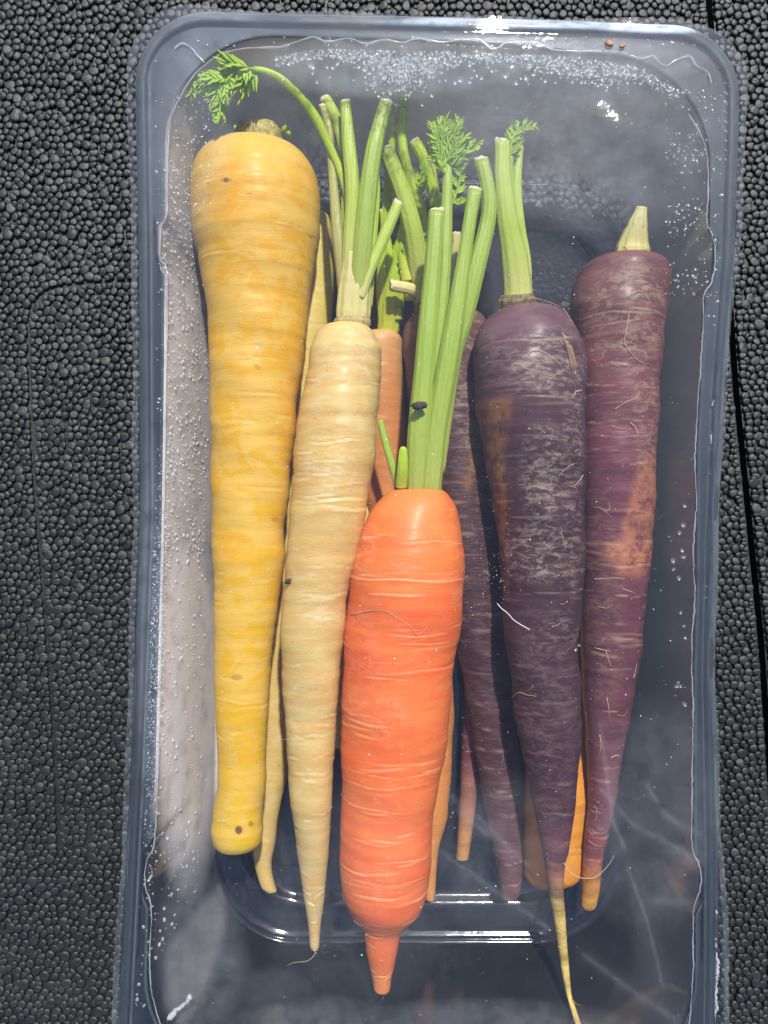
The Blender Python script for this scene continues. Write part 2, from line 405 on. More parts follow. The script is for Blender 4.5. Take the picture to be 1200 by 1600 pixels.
film_t = (tab({0: 197, 100: 197, 400: 205, 800: 207, 1200: 195, 1350: 188, 1450: 181, 1600: 172, 1750: 168}), tab({100: 1168, 250: 1166, 350: 1160, 420: 1152, 600: 1137, 800: 1125, 1050: 1118, 1300: 1129, 1500: 1141, 1750: 1143}),
          tab({200: 4, 290: 4, 400: 12, 600: 20, 800: 27, 990: 31, 1100: 37}), tab({0: 1768, 1200: 1768}), 95)
open_t = (tab({200: 262, 330: 262, 440: 261, 600: 260, 800: 257, 1000: 252, 1200: 247, 1310: 241, 1420: 236, 1520: 233, 1700: 231}), tab({200: 1106, 350: 1105, 460: 1098, 500: 1096, 700: 1086, 900: 1085, 1050: 1081, 1300: 1081, 1500: 1083, 1600: 1078}),
          tab({200: 56, 400: 62, 600: 64, 800: 72, 1000: 90, 1200: 104}), tab({0: 1690, 1200: 1690}), 165)
floor_t = (tab({272: 345, 900: 338, 1478: 328}), tab({300: 992, 900: 980, 1478: 968}), tab({300: 268, 1000: 276}), tab({0: 1482, 1200: 1480}), 130)
def ring3(tabs, z, inset=0.0, lugs=0.0):
    q = ring(*tabs, inset, lugs); return np.stack([(q[:, 0] - 600) / FPX * (HC - z), (800 - q[:, 1]) / FPX * (HC - z), np.full(len(q), z)], 1)
def pix(V):
    d = HC - V[:, 2]; return 600 + V[:, 0] / d * FPX, 800 - V[:, 1] / d * FPX
package = empty('food_tray', (0, 0, 0), 'clear plastic tray sealed with film, holding the coloured carrots', 'tray')
def solid(o, th=0.035):
    md = o.modifiers.new('thickness', 'SOLIDIFY'); md.thickness = th * CM; md.offset = 0; md.use_rim = True
def rows(rr): return np.vstack(rr), grid_faces(len(rr), len(rr[0]))
FL = [ring3(rim_t, 5.40, -5), ring3(rim_t, 5.70, -4)] + [ring3(rim_t, 5.92 + .20 * math.sin(a), 5 - 8 * math.cos(a)) for a in np.linspace(.1, np.pi - .3, 10)] + [ring3(rim_t, 5.955, 17), ring3(rim_t, 5.95, 21),
      ring3(open_t, 5.95, -9, 8), ring3(open_t, 5.95, -4, 10)]
V, F = rows(FL); x, y = pix(V)
flange = mesh_np('flange', V, F, M['flange'], package, attrs={'fog_glint': blobs(x, y, [(1020, 40, 90, 14, .95), (830, 36, 230, 10, .6), (330, 60, 90, 60, .10), (235, 1000, 20, 300, .10), (700, 60, 500, 40, .05)]) + .055 * np.clip((1000 - y) / 900, 0, 1) + np.repeat(np.array([.03, .0, .02, .20, .02, .0, .0, .05, .0, .0, .04, .16, .0, .0, .0, .12]), len(FL[0]))}); solid(flange)  # besides mist: painted sun glints on rim and crests, sky reflection fading downwards
op = ring3(open_t, 5.95, -4, 10); op2 = ring3(open_t, 5.78, 0, 10); fo = ring3(floor_t, .95)
opn = ring3(open_t, 5.78, 0, 0)
WR = [op]
for k, u in enumerate(np.linspace(0, 1, 26)):
    lug = max(0, 1 - u / .62) ** .6
    top = opn + (op2 - opn) * lug
    q = top * (1 - u) + fo * u; q[:, 2] = 5.78 * (1 - u) + .95 * u
    # soft vertical waviness of the drawn wall
    WR.append(q)
for k in range(1, 7):
    a_ = k / 6 * np.pi / 2; WR.append(np.stack([fo[:, 0] * (1 - .022 * (1 - np.cos(a_))), fo[:, 1] * (1 - .014 * (1 - np.cos(a_))), np.full(len(fo), .95 - .24 * np.sin(a_))], 1))
V, F = rows(WR); x, y = pix(V)
uu = (5.95 - V[:, 2]) / 5.5
left = np.clip((430 - x) / 60, 0, 1)
fogw = left * (blobs(x, y, [(285, 700, 60, 330, .80), (292, 1080, 60, 290, 1.0), (275, 300, 45, 160, .45)])) + blobs(x, y, [(800, 120, 330, 50, .42), (350, 170, 70, 70, .14), (1060, 700, 60, 700, .035)])
wall = mesh_np('wall', V, F, M['tray'], package, attrs={'fog_glint': fogw + .015 + .13 * poly_mask(x, y, [(258, 1482), (300, 1430), (345, 1385), (352, 1440), (338, 1500), (318, 1560), (280, 1610), (256, 1570)], 7) }); solid(wall)  # lower-left polygon paints a sky reflection onto the wall
b0 = WR[-1]; zsh = 0; cen = np.array([b0[:, 0].mean(), b0[:, 1].mean(), 0])
BR = [b0]
for s, z in ((.994, .68), (.989, .61), (.983, .565), (.972, .555), (.960, .55), (.940, .55), (.925, .545), (.917, .515), (.909, .43), (.901, .33), (.893, .265), (.884, .24), (.87, .235), (.7, .235), (.5, .235), (.3, .235), (.02, .235)):
    q = cen + (b0 - cen) * s; q[:, 2] = z; BR.append(q)
V, F = rows(BR); x, y = pix(V)
base = mesh_np('base', V, F, M['tray'], package, attrs={'fog_glint': np.full(len(V), .015)}); solid(base)

# film lid
fe = ring3(film_t, 6.13); nfe = len(fe)
edge_jag = .02 * np.sin(np.arange(nfe) * 2.1) + rng.normal(0, .012, nfe)
cen = np.array([fe[:, 0].mean(), fe[:, 1].mean(), 0])
ts = np.concatenate([np.linspace(0.004, .9, 170), np.linspace(.905, 1, 30)]); FR = []
for t_ in ts:
    q = cen + (fe - cen) * t_
    if t_ == ts[-1]: q = q + (fe - cen) / np.linalg.norm(fe - cen, axis=1)[:, None] * edge_jag[:, None]
    FR.append(q)
V = np.vstack(FR); x, y = pix(V)
def wrinkle(x, y):
    z = .02 * np.sin(x * .013 + y * .004) * np.sin(y * .006 + .6)
    w = np.clip((x - 860) / 160, 0, 1) * np.clip(1 - abs(y - 1330) / 230, 0, 1)
    a = np.arctan2(y - 1180, x - 760)
    z = z + w * .014 * np.sin(a * 46) * np.clip(1 - abs(x - 1000) / 160, 0, 1)
    z = z + .15 * np.exp(-(((x - 967) * .85 + (y - 231) * .5) ** 2 / (2 * 40 ** 2) + ((y - 231) * .85 - (x - 967) * .5) ** 2 / (2 * 28 ** 2)))
    w2 = np.clip(1 - np.hypot((x - 735) / 150, (y - 1280) / 110), 0, 1)
    return z + w2 * .012 * np.sin((x * .55 - y * .83) * .12)
tt = np.repeat(ts, nfe)
edge_in = np.clip((tt - .95) / .05, 0, 1)
V[:, 2] = 6.19 + wrinkle(x, y) * np.clip((.93 - tt) / .2, 0, 1) - .10 * edge_in ** 2 * (1 + .8 * np.sin(np.tile(np.arange(nfe), len(ts)) * .19)) * (tt > .972)
fog_glint = .010 + blobs(x, y, [(900, 240, 210, 150, .13), (620, 120, 220, 55, .20), (620, 112, 60, 40, .22), (950, 110, 130, 40, .24), (800, 100, 300, 30, .16), (905, 270, 80, 110, .05), (500, 1570, 130, 60, .11), (740, 1580, 230, 60, .10), (440, 1500, 60, 40, .05), (1000, 1250, 110, 160, .06), (760, 1280, 90, 120, .05),
        (560, 1350, 120, 180, .04), (330, 1450, 70, 120, .10), (310, 250, 70, 160, .10)])  # condensation, except the lower-left blob, which paints a sky reflection
for line in ([(690, 1185), (735, 1222), (775, 1268), (800, 1290)], [(680, 1270), (760, 1335), (835, 1395)], [(905, 1190), (960, 1252), (1020, 1290), (1085, 1335)], [(985, 1200), (1010, 1240), (1050, 1275), (1085, 1292)],
             [(890, 1440), (960, 1500), (1040, 1562)], [(950, 1310), (985, 1400), (1012, 1500)], [(700, 1205), (745, 1245)], [(1000, 1370), (1085, 1395)], [(905, 1100), (925, 1240), (945, 1280)]):
    dl = polyline_dist(x, y, line)[0]; fog_glint = fog_glint + .07 * np.exp(-(dl / 3.0) ** 2) + .022 * np.exp(-(dl / 14) ** 2)  # pale streaks paint the light caught by film wrinkles
fog_glint = fog_glint + .09 * (tt > .978)
lid = mesh_np('film_lid', V, grid_faces(len(ts), nfe), M['film'], package, attrs={'fog_glint': fog_glint})

# beads of water along the seal, lying between film and flange; the same tubes also draw ribs of the rim
def water_line(pts, rad, n, fogv, jit=0.0, seed=0):
    r_ = np.random.default_rng(seed); p2 = catmull(np.array([(a, b, 0) for a, b in pts], float), n)
    p3 = np.array([P(a + r_.normal(0, jit), b + r_.normal(0, jit), 6.03) for a, b, _ in p2])
    w = rad * (1 + .6 * fbm1(np.arange(n) * .35, seed + 1)); w[0] *= .3; w[-1] *= .3
    Vt, Ft = tube_arrays(p3, np.clip(w, rad * .4, rad * 2), 8)
    return mesh_np('seal_or_rib_line', Vt, Ft, M['water'], lid, attrs={'fog_glint': np.full(len(Vt), fogv)})
water_line([(345, 84), (380, 76), (420, 74), (440, 73), (470, 63), (490, 58), (512, 65), (545, 60), (572, 68), (600, 62), (628, 66), (655, 60), (690, 66), (722, 61), (748, 62), (758, 68), (768, 76), (780, 74), (793, 66), (830, 66), (848, 70), (862, 77), (900, 80), (960, 80), (1000, 91), (1020, 87), (1030, 97), (1042, 102), (1058, 93), (1078, 88), (1088, 102), (1106, 113), (1112, 132)], .024, 190, .34, seed=1)
water_line([(1075, 178), (1092, 205), (1104, 240), (1107, 300), (1104, 345), (1112, 366), (1118, 400), (1112, 440), (1100, 462), (1098, 520), (1090, 640), (1086, 720), (1088, 790), (1083, 860), (1086, 930), (1081, 1010), (1083, 1120), (1081, 1240), (1082, 1325), (1092, 1350), (1095, 1385), (1084, 1425), (1083, 1520), (1078, 1590), (1068, 1640)], .019, 240, .30, .5, seed=2)
water_line([(345, 84), (310, 110), (282, 150), (264, 205), (261, 330), (252, 352), (251, 405), (261, 432), (259, 620), (256, 820), (252, 1000), (247, 1200), (241, 1315), (229, 1345), (227, 1385), (236, 1418), (234, 1520), (244, 1580), (262, 1630)], .018, 220, .30, .4, seed=3)
water_line([(1140, 430), (1133, 500), (1124, 560), (1114, 640), (1112, 700), (1113, 760), (1110, 800), (1112, 830), (1109, 870), (1106, 900), (1104, 935), (1110, 960), (1107, 985)], .028, 150, .45, 1.3, seed=4)
water_line([(1118, 1420), (1116, 1470), (1120, 1520), (1117, 1590)], .05, 60, .55, 1.5, seed=5)
water_line([(272, 76), (284, 68), (298, 74), (308, 86), (320, 98)], .025, 30, .45, seed=6)
water_line([(262, 1594), (275, 1580), (290, 1568), (298, 1556)], .07, 24, .5, 1.0, seed=7)

for k in range(9):  # short moulded ribs of the rim, drawn as water-line tubes
    yk = 128 + 15 * k; water_line([(1131 + k * .2, yk), (1136, yk + 4), (1142 + k * .1, yk + 12)], .016, 10, .30, seed=20 + k)
# droplets
dv, df4, df3 = bead_shape(3, 8)
def droplets(pos, rad, nrm, squash=.55):
    n = len(pos); nrm = nrm / np.linalg.norm(nrm, axis=1)[:, None]
    a = np.cross(nrm, np.array([.31, .87, .12])); a /= np.linalg.norm(a, axis=1)[:, None]; b = np.cross(nrm, a)
    an = rng.uniform(0, 6.28, n)[:, None]; a, b = a * np.cos(an) + b * np.sin(an), b * np.cos(an) - a * np.sin(an)
    el = rng.uniform(1, 1.5, n)
    V = pos[:, None] + rad[:, None, None] * (dv[None, :, 0:1] * a[:, None] * el[:, None, None] + dv[None, :, 1:2] * b[:, None] + squash * dv[None, :, 2:3] * nrm[:, None])
    o = (np.arange(n) * len(dv))[:, None, None]
    return V.reshape(-1, 3), [(df4[None] + o).reshape(-1, 4), (df3[None] + o).reshape(-1, 3)]
def scatter(n, x0, x1, y0, y1, keep=None):
    a, b = rng.uniform(x0, x1, n), rng.uniform(y0, y1, n)
    if keep is not None: m = keep(a, b); a, b = a[m], b[m]
    return a, b
bag = Bag()
def film_drops(a, b, r0, r1, z=6.15, up=-1):
    p = np.array([P(u, v, z) for u, v in zip(a, b)]); r = r0 * (r1 / r0) ** (rng.uniform(0, 1, len(p)) ** 2.2)
    bag.add(*droplets(p, r, np.tile([0, 0, float(up)], (len(p), 1)) + rng.normal(0, .15, (len(p), 3))))
topy = lambda a: np.interp(a, [300, 500, 700, 900, 1000, 1060], [110, 76, 80, 88, 104, 140])
film_drops(*scatter(9000, 430, 1060, 70, 160, lambda a, b: (b > topy(a)) & (b - topy(a) < 14 + 34 * (.5 + .5 * np.sin(a * .021 + 1)) * rng.uniform(.1, 1, len(a)))), .011, .07)
film_drops(*scatter(2200, 560, 680, 90, 165, lambda a, b: np.hypot((a - 620) / 62, (b - 112) / 44) * (1 + .3 * np.sin(a * .16) * np.sin(b * .2)) < rng.uniform(.15, 1.05, len(a))), .011, .06)
film_drops(*scatter(500, 1040, 1104, 140, 460, lambda a, b: rng.uniform(0, 1, len(a)) < .5 + .5 * np.sin(b * .06)), .018, .06)
film_drops(*scatter(900, 270, 1080, 110, 1590), .008, .020)
for q_ in ((738, 800, 16, 28), (775, 885, 14, 30), (748, 935, 20, 25), (640, 330, 60, 60), (905, 560, 14, 60), (700, 1190, 40, 50)):
    film_drops(rng.normal(q_[0], q_[2], 45), rng.normal(q_[1], q_[3], 45), .010, .026)
film_drops(np.array([402.]), np.array([540.]), .09, .10)
film_drops(*scatter(150, 440, 1050, 80, 130, lambda a, b: b > topy(a)), .045, .10)
film_drops(*scatter(120, 270, 330, 150, 330), .02, .05)
for cx_, cy_ in ((1062, 832), (1068, 820), (1052, 876), (1053, 889), (1066, 860), (1068, 870), (1061, 903), (1064, 957), (1069, 978), (1071, 997), (1060, 1066), (1064, 1072), (1058, 1072), (1070, 790), (1070, 1100), (905, 1008), (900, 1015)):
    film_drops(np.array([cx_]), np.array([cy_]), .05, .09)
specks = Bag(); keep_ = bag; bag = specks
film_drops(*scatter(420, 270, 1080, 110, 1590), .008, .022)
sk = bag.build('condensation_specks', M['water'], lid); tag(sk, kind='stuff'); bag = keep_
at = sk.data.attributes.new('fog_glint', 'FLOAT', 'POINT'); at.data.foreach_set('value', np.full(len(sk.data.vertices), .85, np.float32))
drops_film = bag.build('water_droplets', M['water'], lid, None); tag(drops_film, kind='stuff')
at = drops_film.data.attributes.new('fog_glint', 'FLOAT', 'POINT'); at.data.foreach_set('value', np.full(len(drops_film.data.vertices), .16, np.float32))
# drops on the inside of the wall and on the flange
bag = Bag()
li = np.arange(NS_L)                                  # left side of the ring
n = 3600; iu = rng.uniform(0.02, .80, n) ** 1.2; yi = rng.uniform(0, 1, n)
W3 = np.stack(WR[1:27]); fr_ = iu * 25; k0 = np.clip(fr_.astype(int), 0, 24); f_ = (fr_ - k0)[:, None]
jj = np.clip((yi * (NS_L - 1)).astype(int), 0, NS_L - 2); g_ = (yi * (NS_L - 1) - jj)[:, None]
pos = (W3[k0, jj] * (1 - g_) + W3[k0, jj + 1] * g_) * (1 - f_) + (W3[k0 + 1, jj] * (1 - g_) + W3[k0 + 1, jj + 1] * g_) * f_
xx, yy = pix(pos); m = (rng.uniform(0, 1, n) < np.where(yy < 860, 1.0, .28) * (.45 + .55 * np.sin(yy * .02) ** 2)) & (yy < 1500)
pos = pos[m]; pos[:, 0] += .03
bag.add(*droplets(pos, .016 * (4.0) ** (rng.uniform(0, 1, len(pos)) ** 2), np.tile([.93, 0, .35], (len(pos), 1)) + rng.normal(0, .12, (len(pos), 3))))
wd = bag.build('water_droplets', M['water'], wall); tag(wd, kind='stuff')
at = wd.data.attributes.new('fog_glint', 'FLOAT', 'POINT'); at.data.foreach_set('value', np.full(len(wd.data.vertices), .55, np.float32))
bag = Bag()
lx = lambda b: np.interp(b, [100, 400, 800, 1200, 1600], [232, 240, 240, 226, 208])
a, b = scatter(2400, 0, 24, 700, 1420, lambda a, b: rng.uniform(0, 1, len(a)) < np.exp(-((b - 1020) / 210) ** 2)); film_drops(a * .9 + lx(b) + 2, b, .012, .03, 5.99, 1)
a, b = scatter(110, 0, 24, 90, 1590); film_drops(a * .9 + lx(b) + 2, b, .02, .06, 5.99, 1)
a, b = scatter(60, 300, 1100, 58, 76); film_drops(a, b, .02, .05, 5.99, 1)
a, b = scatter(60, 1100, 1128, 100, 560); film_drops(a, b, .02, .06, 5.99, 1)
fd = bag.build('water_droplets', M['water'], flange); tag(fd, kind='stuff')
at = fd.data.attributes.new('fog_glint', 'FLOAT', 'POINT'); at.data.foreach_set('value', np.full(len(fd.data.vertices), .32, np.float32))

# ------------------------------------------------------------------ carrots
SURF = {}
def carrot(key, name, label, prof, zs, mat, nring=420, nth=96, seed=1, creases=60, lump=.012, wave=.02, blunt=.3, crown=0.12, patch=(), scurf=(), spots=(), cdepth=.035, group='carrots packed in the tray', sunlit_polys=()):
    """prof: (y, left, right) read along the root; zs: (y, height of the core)"""
    r_ = np.random.default_rng(seed)
    pr = np.array(prof, float); y0, y1 = pr[0, 0], pr[-1, 0]
    u = np.linspace(0, 1, nring); w = .25 * (1 - np.cos(np.pi * u)) * .5 * 2 + .75 * u; w = w / w[-1]
    y = y0 + (y1 - y0) * w
    def sm(v):
        k = np.exp(-np.linspace(-2, 2, 13) ** 2); k /= k.sum(); q = np.convolve(np.pad(v, 6, 'edge'), k, 'valid')
        e = np.clip(np.minimum(np.arange(nring), nring - 1 - np.arange(nring)) / 8, 0, 1); return v * (1 - e) + q * e
    L, R = sm(np.interp(y, pr[:, 0], pr[:, 1])), sm(np.interp(y, pr[:, 0], pr[:, 2]))
    def endshift(yy):
        o = np.zeros_like(yy)
        for ye, hw in ((y0, (pr[2, 2] - pr[2, 1]) / 2), (y1, (pr[-3, 2] - pr[-3, 1]) / 2)):
            rr_ = hw / FPX * 26.5; o += (800 - ye) * rr_ / 26.0 * np.exp(-np.abs(yy - ye) / max(hw * .8, 4)) * .85
        return o
    y = y + endshift(y)
    zq = np.array(zs, float); z = np.interp(y, zq[:, 0], zq[:, 1]); z = sm(z)
    d = HC - z; X = ((L + R) / 2 - 600) / FPX * d; Y = (800 - y) / FPX * d; r = np.maximum((R - L) / 2 / FPX * d * .985, .02)
    org = np.array([X[0], Y[0], z[0]])
    th = np.arange(nth) / nth * 2 * np.pi
    s = np.concatenate([[0], np.cumsum(np.hypot(np.diff(Y), np.diff(X)))]); S = s[:, None] + 0 * th[None]
    T = 0 * s[:, None] + th[None]
    prof_low = np.zeros_like(S); 
    for q in range(5):
        prof_low += r_.uniform(.3, 1) * np.sin(S * r_.uniform(.5, 3.2) + r_.uniform(0, 6.28) + r_.integers(1, 4) * T + r_.uniform(0, 6))
    disp = lump * prof_low * r[:, None]
    disp += wave * .5 * fbm1(S, seed + 5, 4, 3.0) * np.clip(r[:, None], 0, 1)
    for q in range(6):
        disp += .0018 * np.sin(S * r_.uniform(4, 14) + r_.uniform(0, 6.28) + 2.5 * np.sin(T * r_.integers(1, 3) + r_.uniform(0, 6))) * np.clip(r[:, None], .1, 1.2)
    cr = np.zeros_like(S)
    tot = s[-1]
    for q in range(creases):
        s0 = r_.uniform(.05, .97) * tot; t0 = r_.uniform(0.2, np.pi - .2) if r_.uniform() < .8 else r_.uniform(np.pi, 2 * np.pi)
        hw = r_.uniform(.18, .75) if r_.uniform() < .8 else r_.uniform(.8, 1.6)
        wdt = r_.uniform(.014, .034); k = np.where(abs(s - s0) < .35)[0]
        if not len(k): continue
        dt = (T[k] - t0 + np.pi) % (2 * np.pi) - np.pi
        win = np.clip(1 - (dt / hw) ** 2, 0, 1) ** .6
        sl_ = r_.uniform(-.10, .10)
        ds = S[k] - s0 - sl_ * dt - .03 * np.sin(dt * 5 + q)
        g = np.exp(-(ds / wdt) ** 2) * win
        disp[k] -= r_.uniform(.4, 1.0) * cdepth * g
        disp[k] += .4 * cdepth * np.exp(-((ds - wdt * 2.2) / (wdt * 1.6)) ** 2) * win
        cr[k] = np.maximum(cr[k], g * r_.uniform(.35, 1))
    rad = np.maximum(r[:, None] + disp, .01)
    Vx = X[:, None] + rad * np.cos(T); Vz = z[:, None] + rad * np.sin(T) * .97; Vy = Y[:, None] + 0 * T
    V = np.stack([Vx, Vy, Vz], -1)
    # rounded ends
    def cap(c, rr, sign, depth, n=7):
        out_ = []
        for k in range(1, n + 1):
            a = k / n * np.pi / 2
            q = c + (rr - c) * max(np.cos(a), .02); q = q.copy(); q[:, 1] += sign * depth * np.sin(a); out_.append(q)
        return out_
    c0 = np.array([X[0], Y[0], z[0]]); c1 = np.array([X[-1], Y[-1], z[-1]])
    top = cap(c0, V[0], 1, r[0] * crown)[::-1]; bot = cap(c1, V[-1], -1, r[-1] * blunt)
    A = np.concatenate([np.stack(top), V, np.stack(bot)], 0); nr = len(A)
    pad = lambda q: np.concatenate([np.repeat(q[:1], len(top), 0), q, np.repeat(q[-1:], len(bot), 0)], 0)
    al = pad(np.repeat((s / tot)[:, None], nth, 1)); crp = pad(cr)
    flat = A.reshape(-1, 3); px, py = pix(flat); upf = (flat[:, 2] > np.repeat(np.concatenate([[z[0]] * len(top), z, [z[-1]] * len(bot)]), nth) - .35)
    root = empty(name, org, label, 'carrot', group)
    attrs = {'along': al.ravel(), 'crease': crp.ravel(), 'patch': np.maximum(blobs(px, py, patch), max([.6 * poly_mask(px, py, q_, 6.0) for q_ in sunlit_polys], key=lambda m_: m_.sum()) if sunlit_polys else 0) * upf, 'scurf': np.clip(blobs(px, py, scurf), 0, 1), 'spot': blobs(px, py, spots) * upf}
    mesh_np('root_body', flat - org, grid_faces(nr, nth)[:, ::-1], mat, root, attrs=attrs)
    SURF[key] = dict(root=root, org=org, X=X, Y=Y, z=z, r=r, s=s, y=y)
    return root

def on_skin(key, px, py, lift=.015):
    q = SURF[key]; z = np.interp(py, q['y'], q['z']) + .8
    for _ in range(6):
        p = P(px, py, z); o = np.argsort(q['Y']); xc = np.interp(p[1], q['Y'][o], q['X'][o]); zc = np.interp(p[1], q['Y'][o], q['z'][o]); rr = np.interp(p[1], q['Y'][o], q['r'][o])
        z = zc + .97 * math.sqrt(max(rr * rr - (p[0] - xc) ** 2, 0.0)) + lift
    return P(px, py, z)

M['hair'] = plain_mat('dry root hair', (.46, .32, .19), (.66, .50, .32), 3, .6)
M['hair_dark'] = plain_mat('brown root hair', (.28, .17, .09), (.50, .33, .18), 3, .7)
def root_hair(key, pts, rad=.02, mat='hair', name='root_hair', zend=None):
    q = SURF[key]; p3 = np.array([on_skin(key, a, b, rad * .8) for a, b in pts])
    if zend is not None: p3[:, 2] = np.linspace(p3[0, 2], zend, len(p3)); p3 = np.array([P(a, b, z) for (a, b), z in zip(pts, p3[:, 2])])
    path = catmull(p3, max(8, 4 * len(pts))); rr = rad * .72 * np.linspace(1, .3, len(path))
    Vt, Ft = tube_arrays(path - q['org'], rr, 6)
    return mesh_np(name, Vt, Ft, M[mat], q['root'])
def random_hairs(key, n, seed, mat='hair', length=(12, 34), rad=(.008, .018), xlim=None):
    r_ = np.random.default_rng(seed); q = SURF[key]; done = 0
    while done < n:
        i = r_.integers(int(len(q['y']) * .06), int(len(q['y']) * .9)); yy = q['y'][i]; d = HC - q['z'][i]
        xc = 600 + q['X'][i] / d * FPX; hw = q['r'][i] / d * FPX
        x = xc + hw * r_.uniform(-.75, .9); a = r_.choice([r_.uniform(-.35, .35), r_.uniform(-.35, .35), r_.uniform(0.6, 2.4)]); L = r_.uniform(*length); cv = r_.normal(0, .5)
        pts = []
        for k in range(5):
            pts.append((x, yy)); x += L / 4 * math.cos(a); yy += L / 4 * math.sin(a); a += cv * .5 + r_.normal(0, .25)
        if xlim and not all(xlim[0] < p[0] < xlim[1] for p in pts): continue
        if any(abs(p[0] - xc) > hw * .97 for p in pts): continue
        root_hair(key, pts, r_.uniform(*rad), mat); done += 1

OR_ = (.80, .165, .028)
M['orange'] = carrot_mat('orange carrot skin', [(0, (.80, .24, .055)), (.08, (.82, .21, .035)), (.25, (.80, .145, .03)), (.8, (.80, .15, .035)), (.9, (.80, .22, .06)), (1, (.78, .30, .09))], (.82, .24, .05), .6,
                         mottle=((.78, .105, .018), .42, .42, .62, .55), scurf=(.82, .45, .28), crease=(.92, .56, .30), creasefac=.62, fine=.10, rough=.46, spec=.30, sss=.25)
M['yellow'] = carrot_mat('yellow carrot skin', [(0, (.66, .48, .10)), (.05, (.68, .40, .03)), (.15, (.69, .36, .010)), (.5, (.69, .39, .010)), (.85, (.70, .42, .012)), (1, (.70, .46, .025))], (.70, .35, .008), .28,
                         mottle=((.70, .47, .11), 1.15, .45, .51, .55), crease=(.76, .54, .22), creasefac=.35, fine=.07, patch=(.72, .33, .004), spot=(.10, .025, .008), rough=.46, sss=.22)
M['cream'] = carrot_mat('cream carrot skin', [(0, (.66, .54, .20)), (.08, (.68, .50, .18)), (.2, (.66, .45, .14)), (.45, (.64, .48, .17)), (.8, (.62, .47, .17)), (1, (.62, .48, .20))], (.60, .34, .09), .75,
                        mottle=((.72, .58, .30), 1.0, .52, .68, .6), scurf=(.78, .68, .45), crease=(.85, .72, .45), creasefac=.55, fine=.12, rough=.42, sss=.28)
M['cream_back'] = carrot_mat('pale carrot skin', [(0, (.68, .60, .12)), (.2, (.66, .52, .08)), (.6, (.60, .42, .12)), (1, (.60, .42, .15))], (.58, .40, .08), .6, mottle=((.72, .58, .30), 1.0, .52, .68, .5), crease=(.8, .66, .4), rough=.45)
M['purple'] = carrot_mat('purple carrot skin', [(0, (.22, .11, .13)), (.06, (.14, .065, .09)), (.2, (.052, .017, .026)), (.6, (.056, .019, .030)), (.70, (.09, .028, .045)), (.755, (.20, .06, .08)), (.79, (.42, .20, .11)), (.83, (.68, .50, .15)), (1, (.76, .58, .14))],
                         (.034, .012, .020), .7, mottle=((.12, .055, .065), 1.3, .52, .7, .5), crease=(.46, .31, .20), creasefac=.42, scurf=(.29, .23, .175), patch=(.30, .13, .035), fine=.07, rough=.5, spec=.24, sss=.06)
M['purple_side'] = carrot_mat('purple brown carrot skin', [(0, (.22, .09, .09)), (.08, (.19, .07, .075)), (.3, (.19, .052, .078)), (.6, (.14, .042, .062)), (.85, (.20, .045, .07)), (.91, (.30, .07, .07)), (.95, (.62, .26, .05)), (1, (.68, .38, .06))],
                              (.06, .02, .03), .7, mottle=((.22, .10, .09), 1.2, .52, .7, .5), crease=(.52, .34, .20), creasefac=.7, scurf=(.34, .24, .15), patch=(.50, .19, .09), spec=.26, fine=.08, rough=.42, sss=.12)
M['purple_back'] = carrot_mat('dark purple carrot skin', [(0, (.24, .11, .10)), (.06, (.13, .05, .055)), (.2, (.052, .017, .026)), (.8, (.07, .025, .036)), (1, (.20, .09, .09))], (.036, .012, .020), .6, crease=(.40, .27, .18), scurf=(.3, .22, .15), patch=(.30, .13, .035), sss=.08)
M['orange_back'] = carrot_mat('dull orange carrot skin', [(0, (.66, .44, .18)), (.05, (.66, .36, .12)), (.12, (.55, .22, .06)), (.5, (.66, .20, .04)), (1, (.68, .30, .07))], (.50, .18, .05), .6, crease=(.75, .45, .22), rough=.45)
M['amber'] = carrot_mat('amber carrot skin', [(0, (.72, .27, .03)), (.6, (.74, .28, .025)), (1, (.74, .33, .03))], (.62, .20, .02), .6, mottle=((.74, .40, .10), 1.0, .55, .7, .5), crease=(.8, .5, .2), rough=.42)

# lower layer
carrot('pale', 'carrot', 'pale yellow carrot almost hidden under the big yellow carrot, thin bent tip showing', 
       [(318, 470, 502), (324, 462, 508), (335, 455, 517), (352, 450, 521), (475, 446, 522), (600, 438, 508), (800, 420, 478), (960, 408, 460), (1100, 402, 456), (1215, 400, 450), (1245, 398, 442), (1287, 396, 433), (1320, 394, 430), (1345, 396, 424), (1362, 400, 425), (1387, 407, 431), (1396, 414, 433)],
       [(318, 1.7), (900, 1.5), (1250, 1.3), (1396, 1.4)], M['cream_back'], 240, 64, 21, 30)
carrot('dull', 'carrot', 'dull orange carrot wedged behind the bright orange one, pale top with lime green stalk',
       [(512, 572, 618), (518, 562, 626), (530, 556, 630), (600, 552, 630), (750, 560, 640), (900, 592, 680), (1050, 622, 708), (1125, 632, 710), (1225, 640, 704), (1275, 645, 700), (1325, 652, 686), (1362, 658, 682), (1412, 665, 679)],
       [(512, 2.0), (760, 1.5), (1000, 1.35), (1412, 1.2)], M['orange_back'], 240, 64, 22, 36)
carrot('short', 'carrot', 'short pale blunt carrot end peeping out between the cream and bright orange carrots',
       [(770, 548, 590), (800, 540, 596), (1000, 518, 575), (1120, 512, 560), (1160, 514, 552), (1172, 520, 545)], [(770, 1.3), (1172, 1.2)], M['cream_back'], 150, 48, 23, 20)
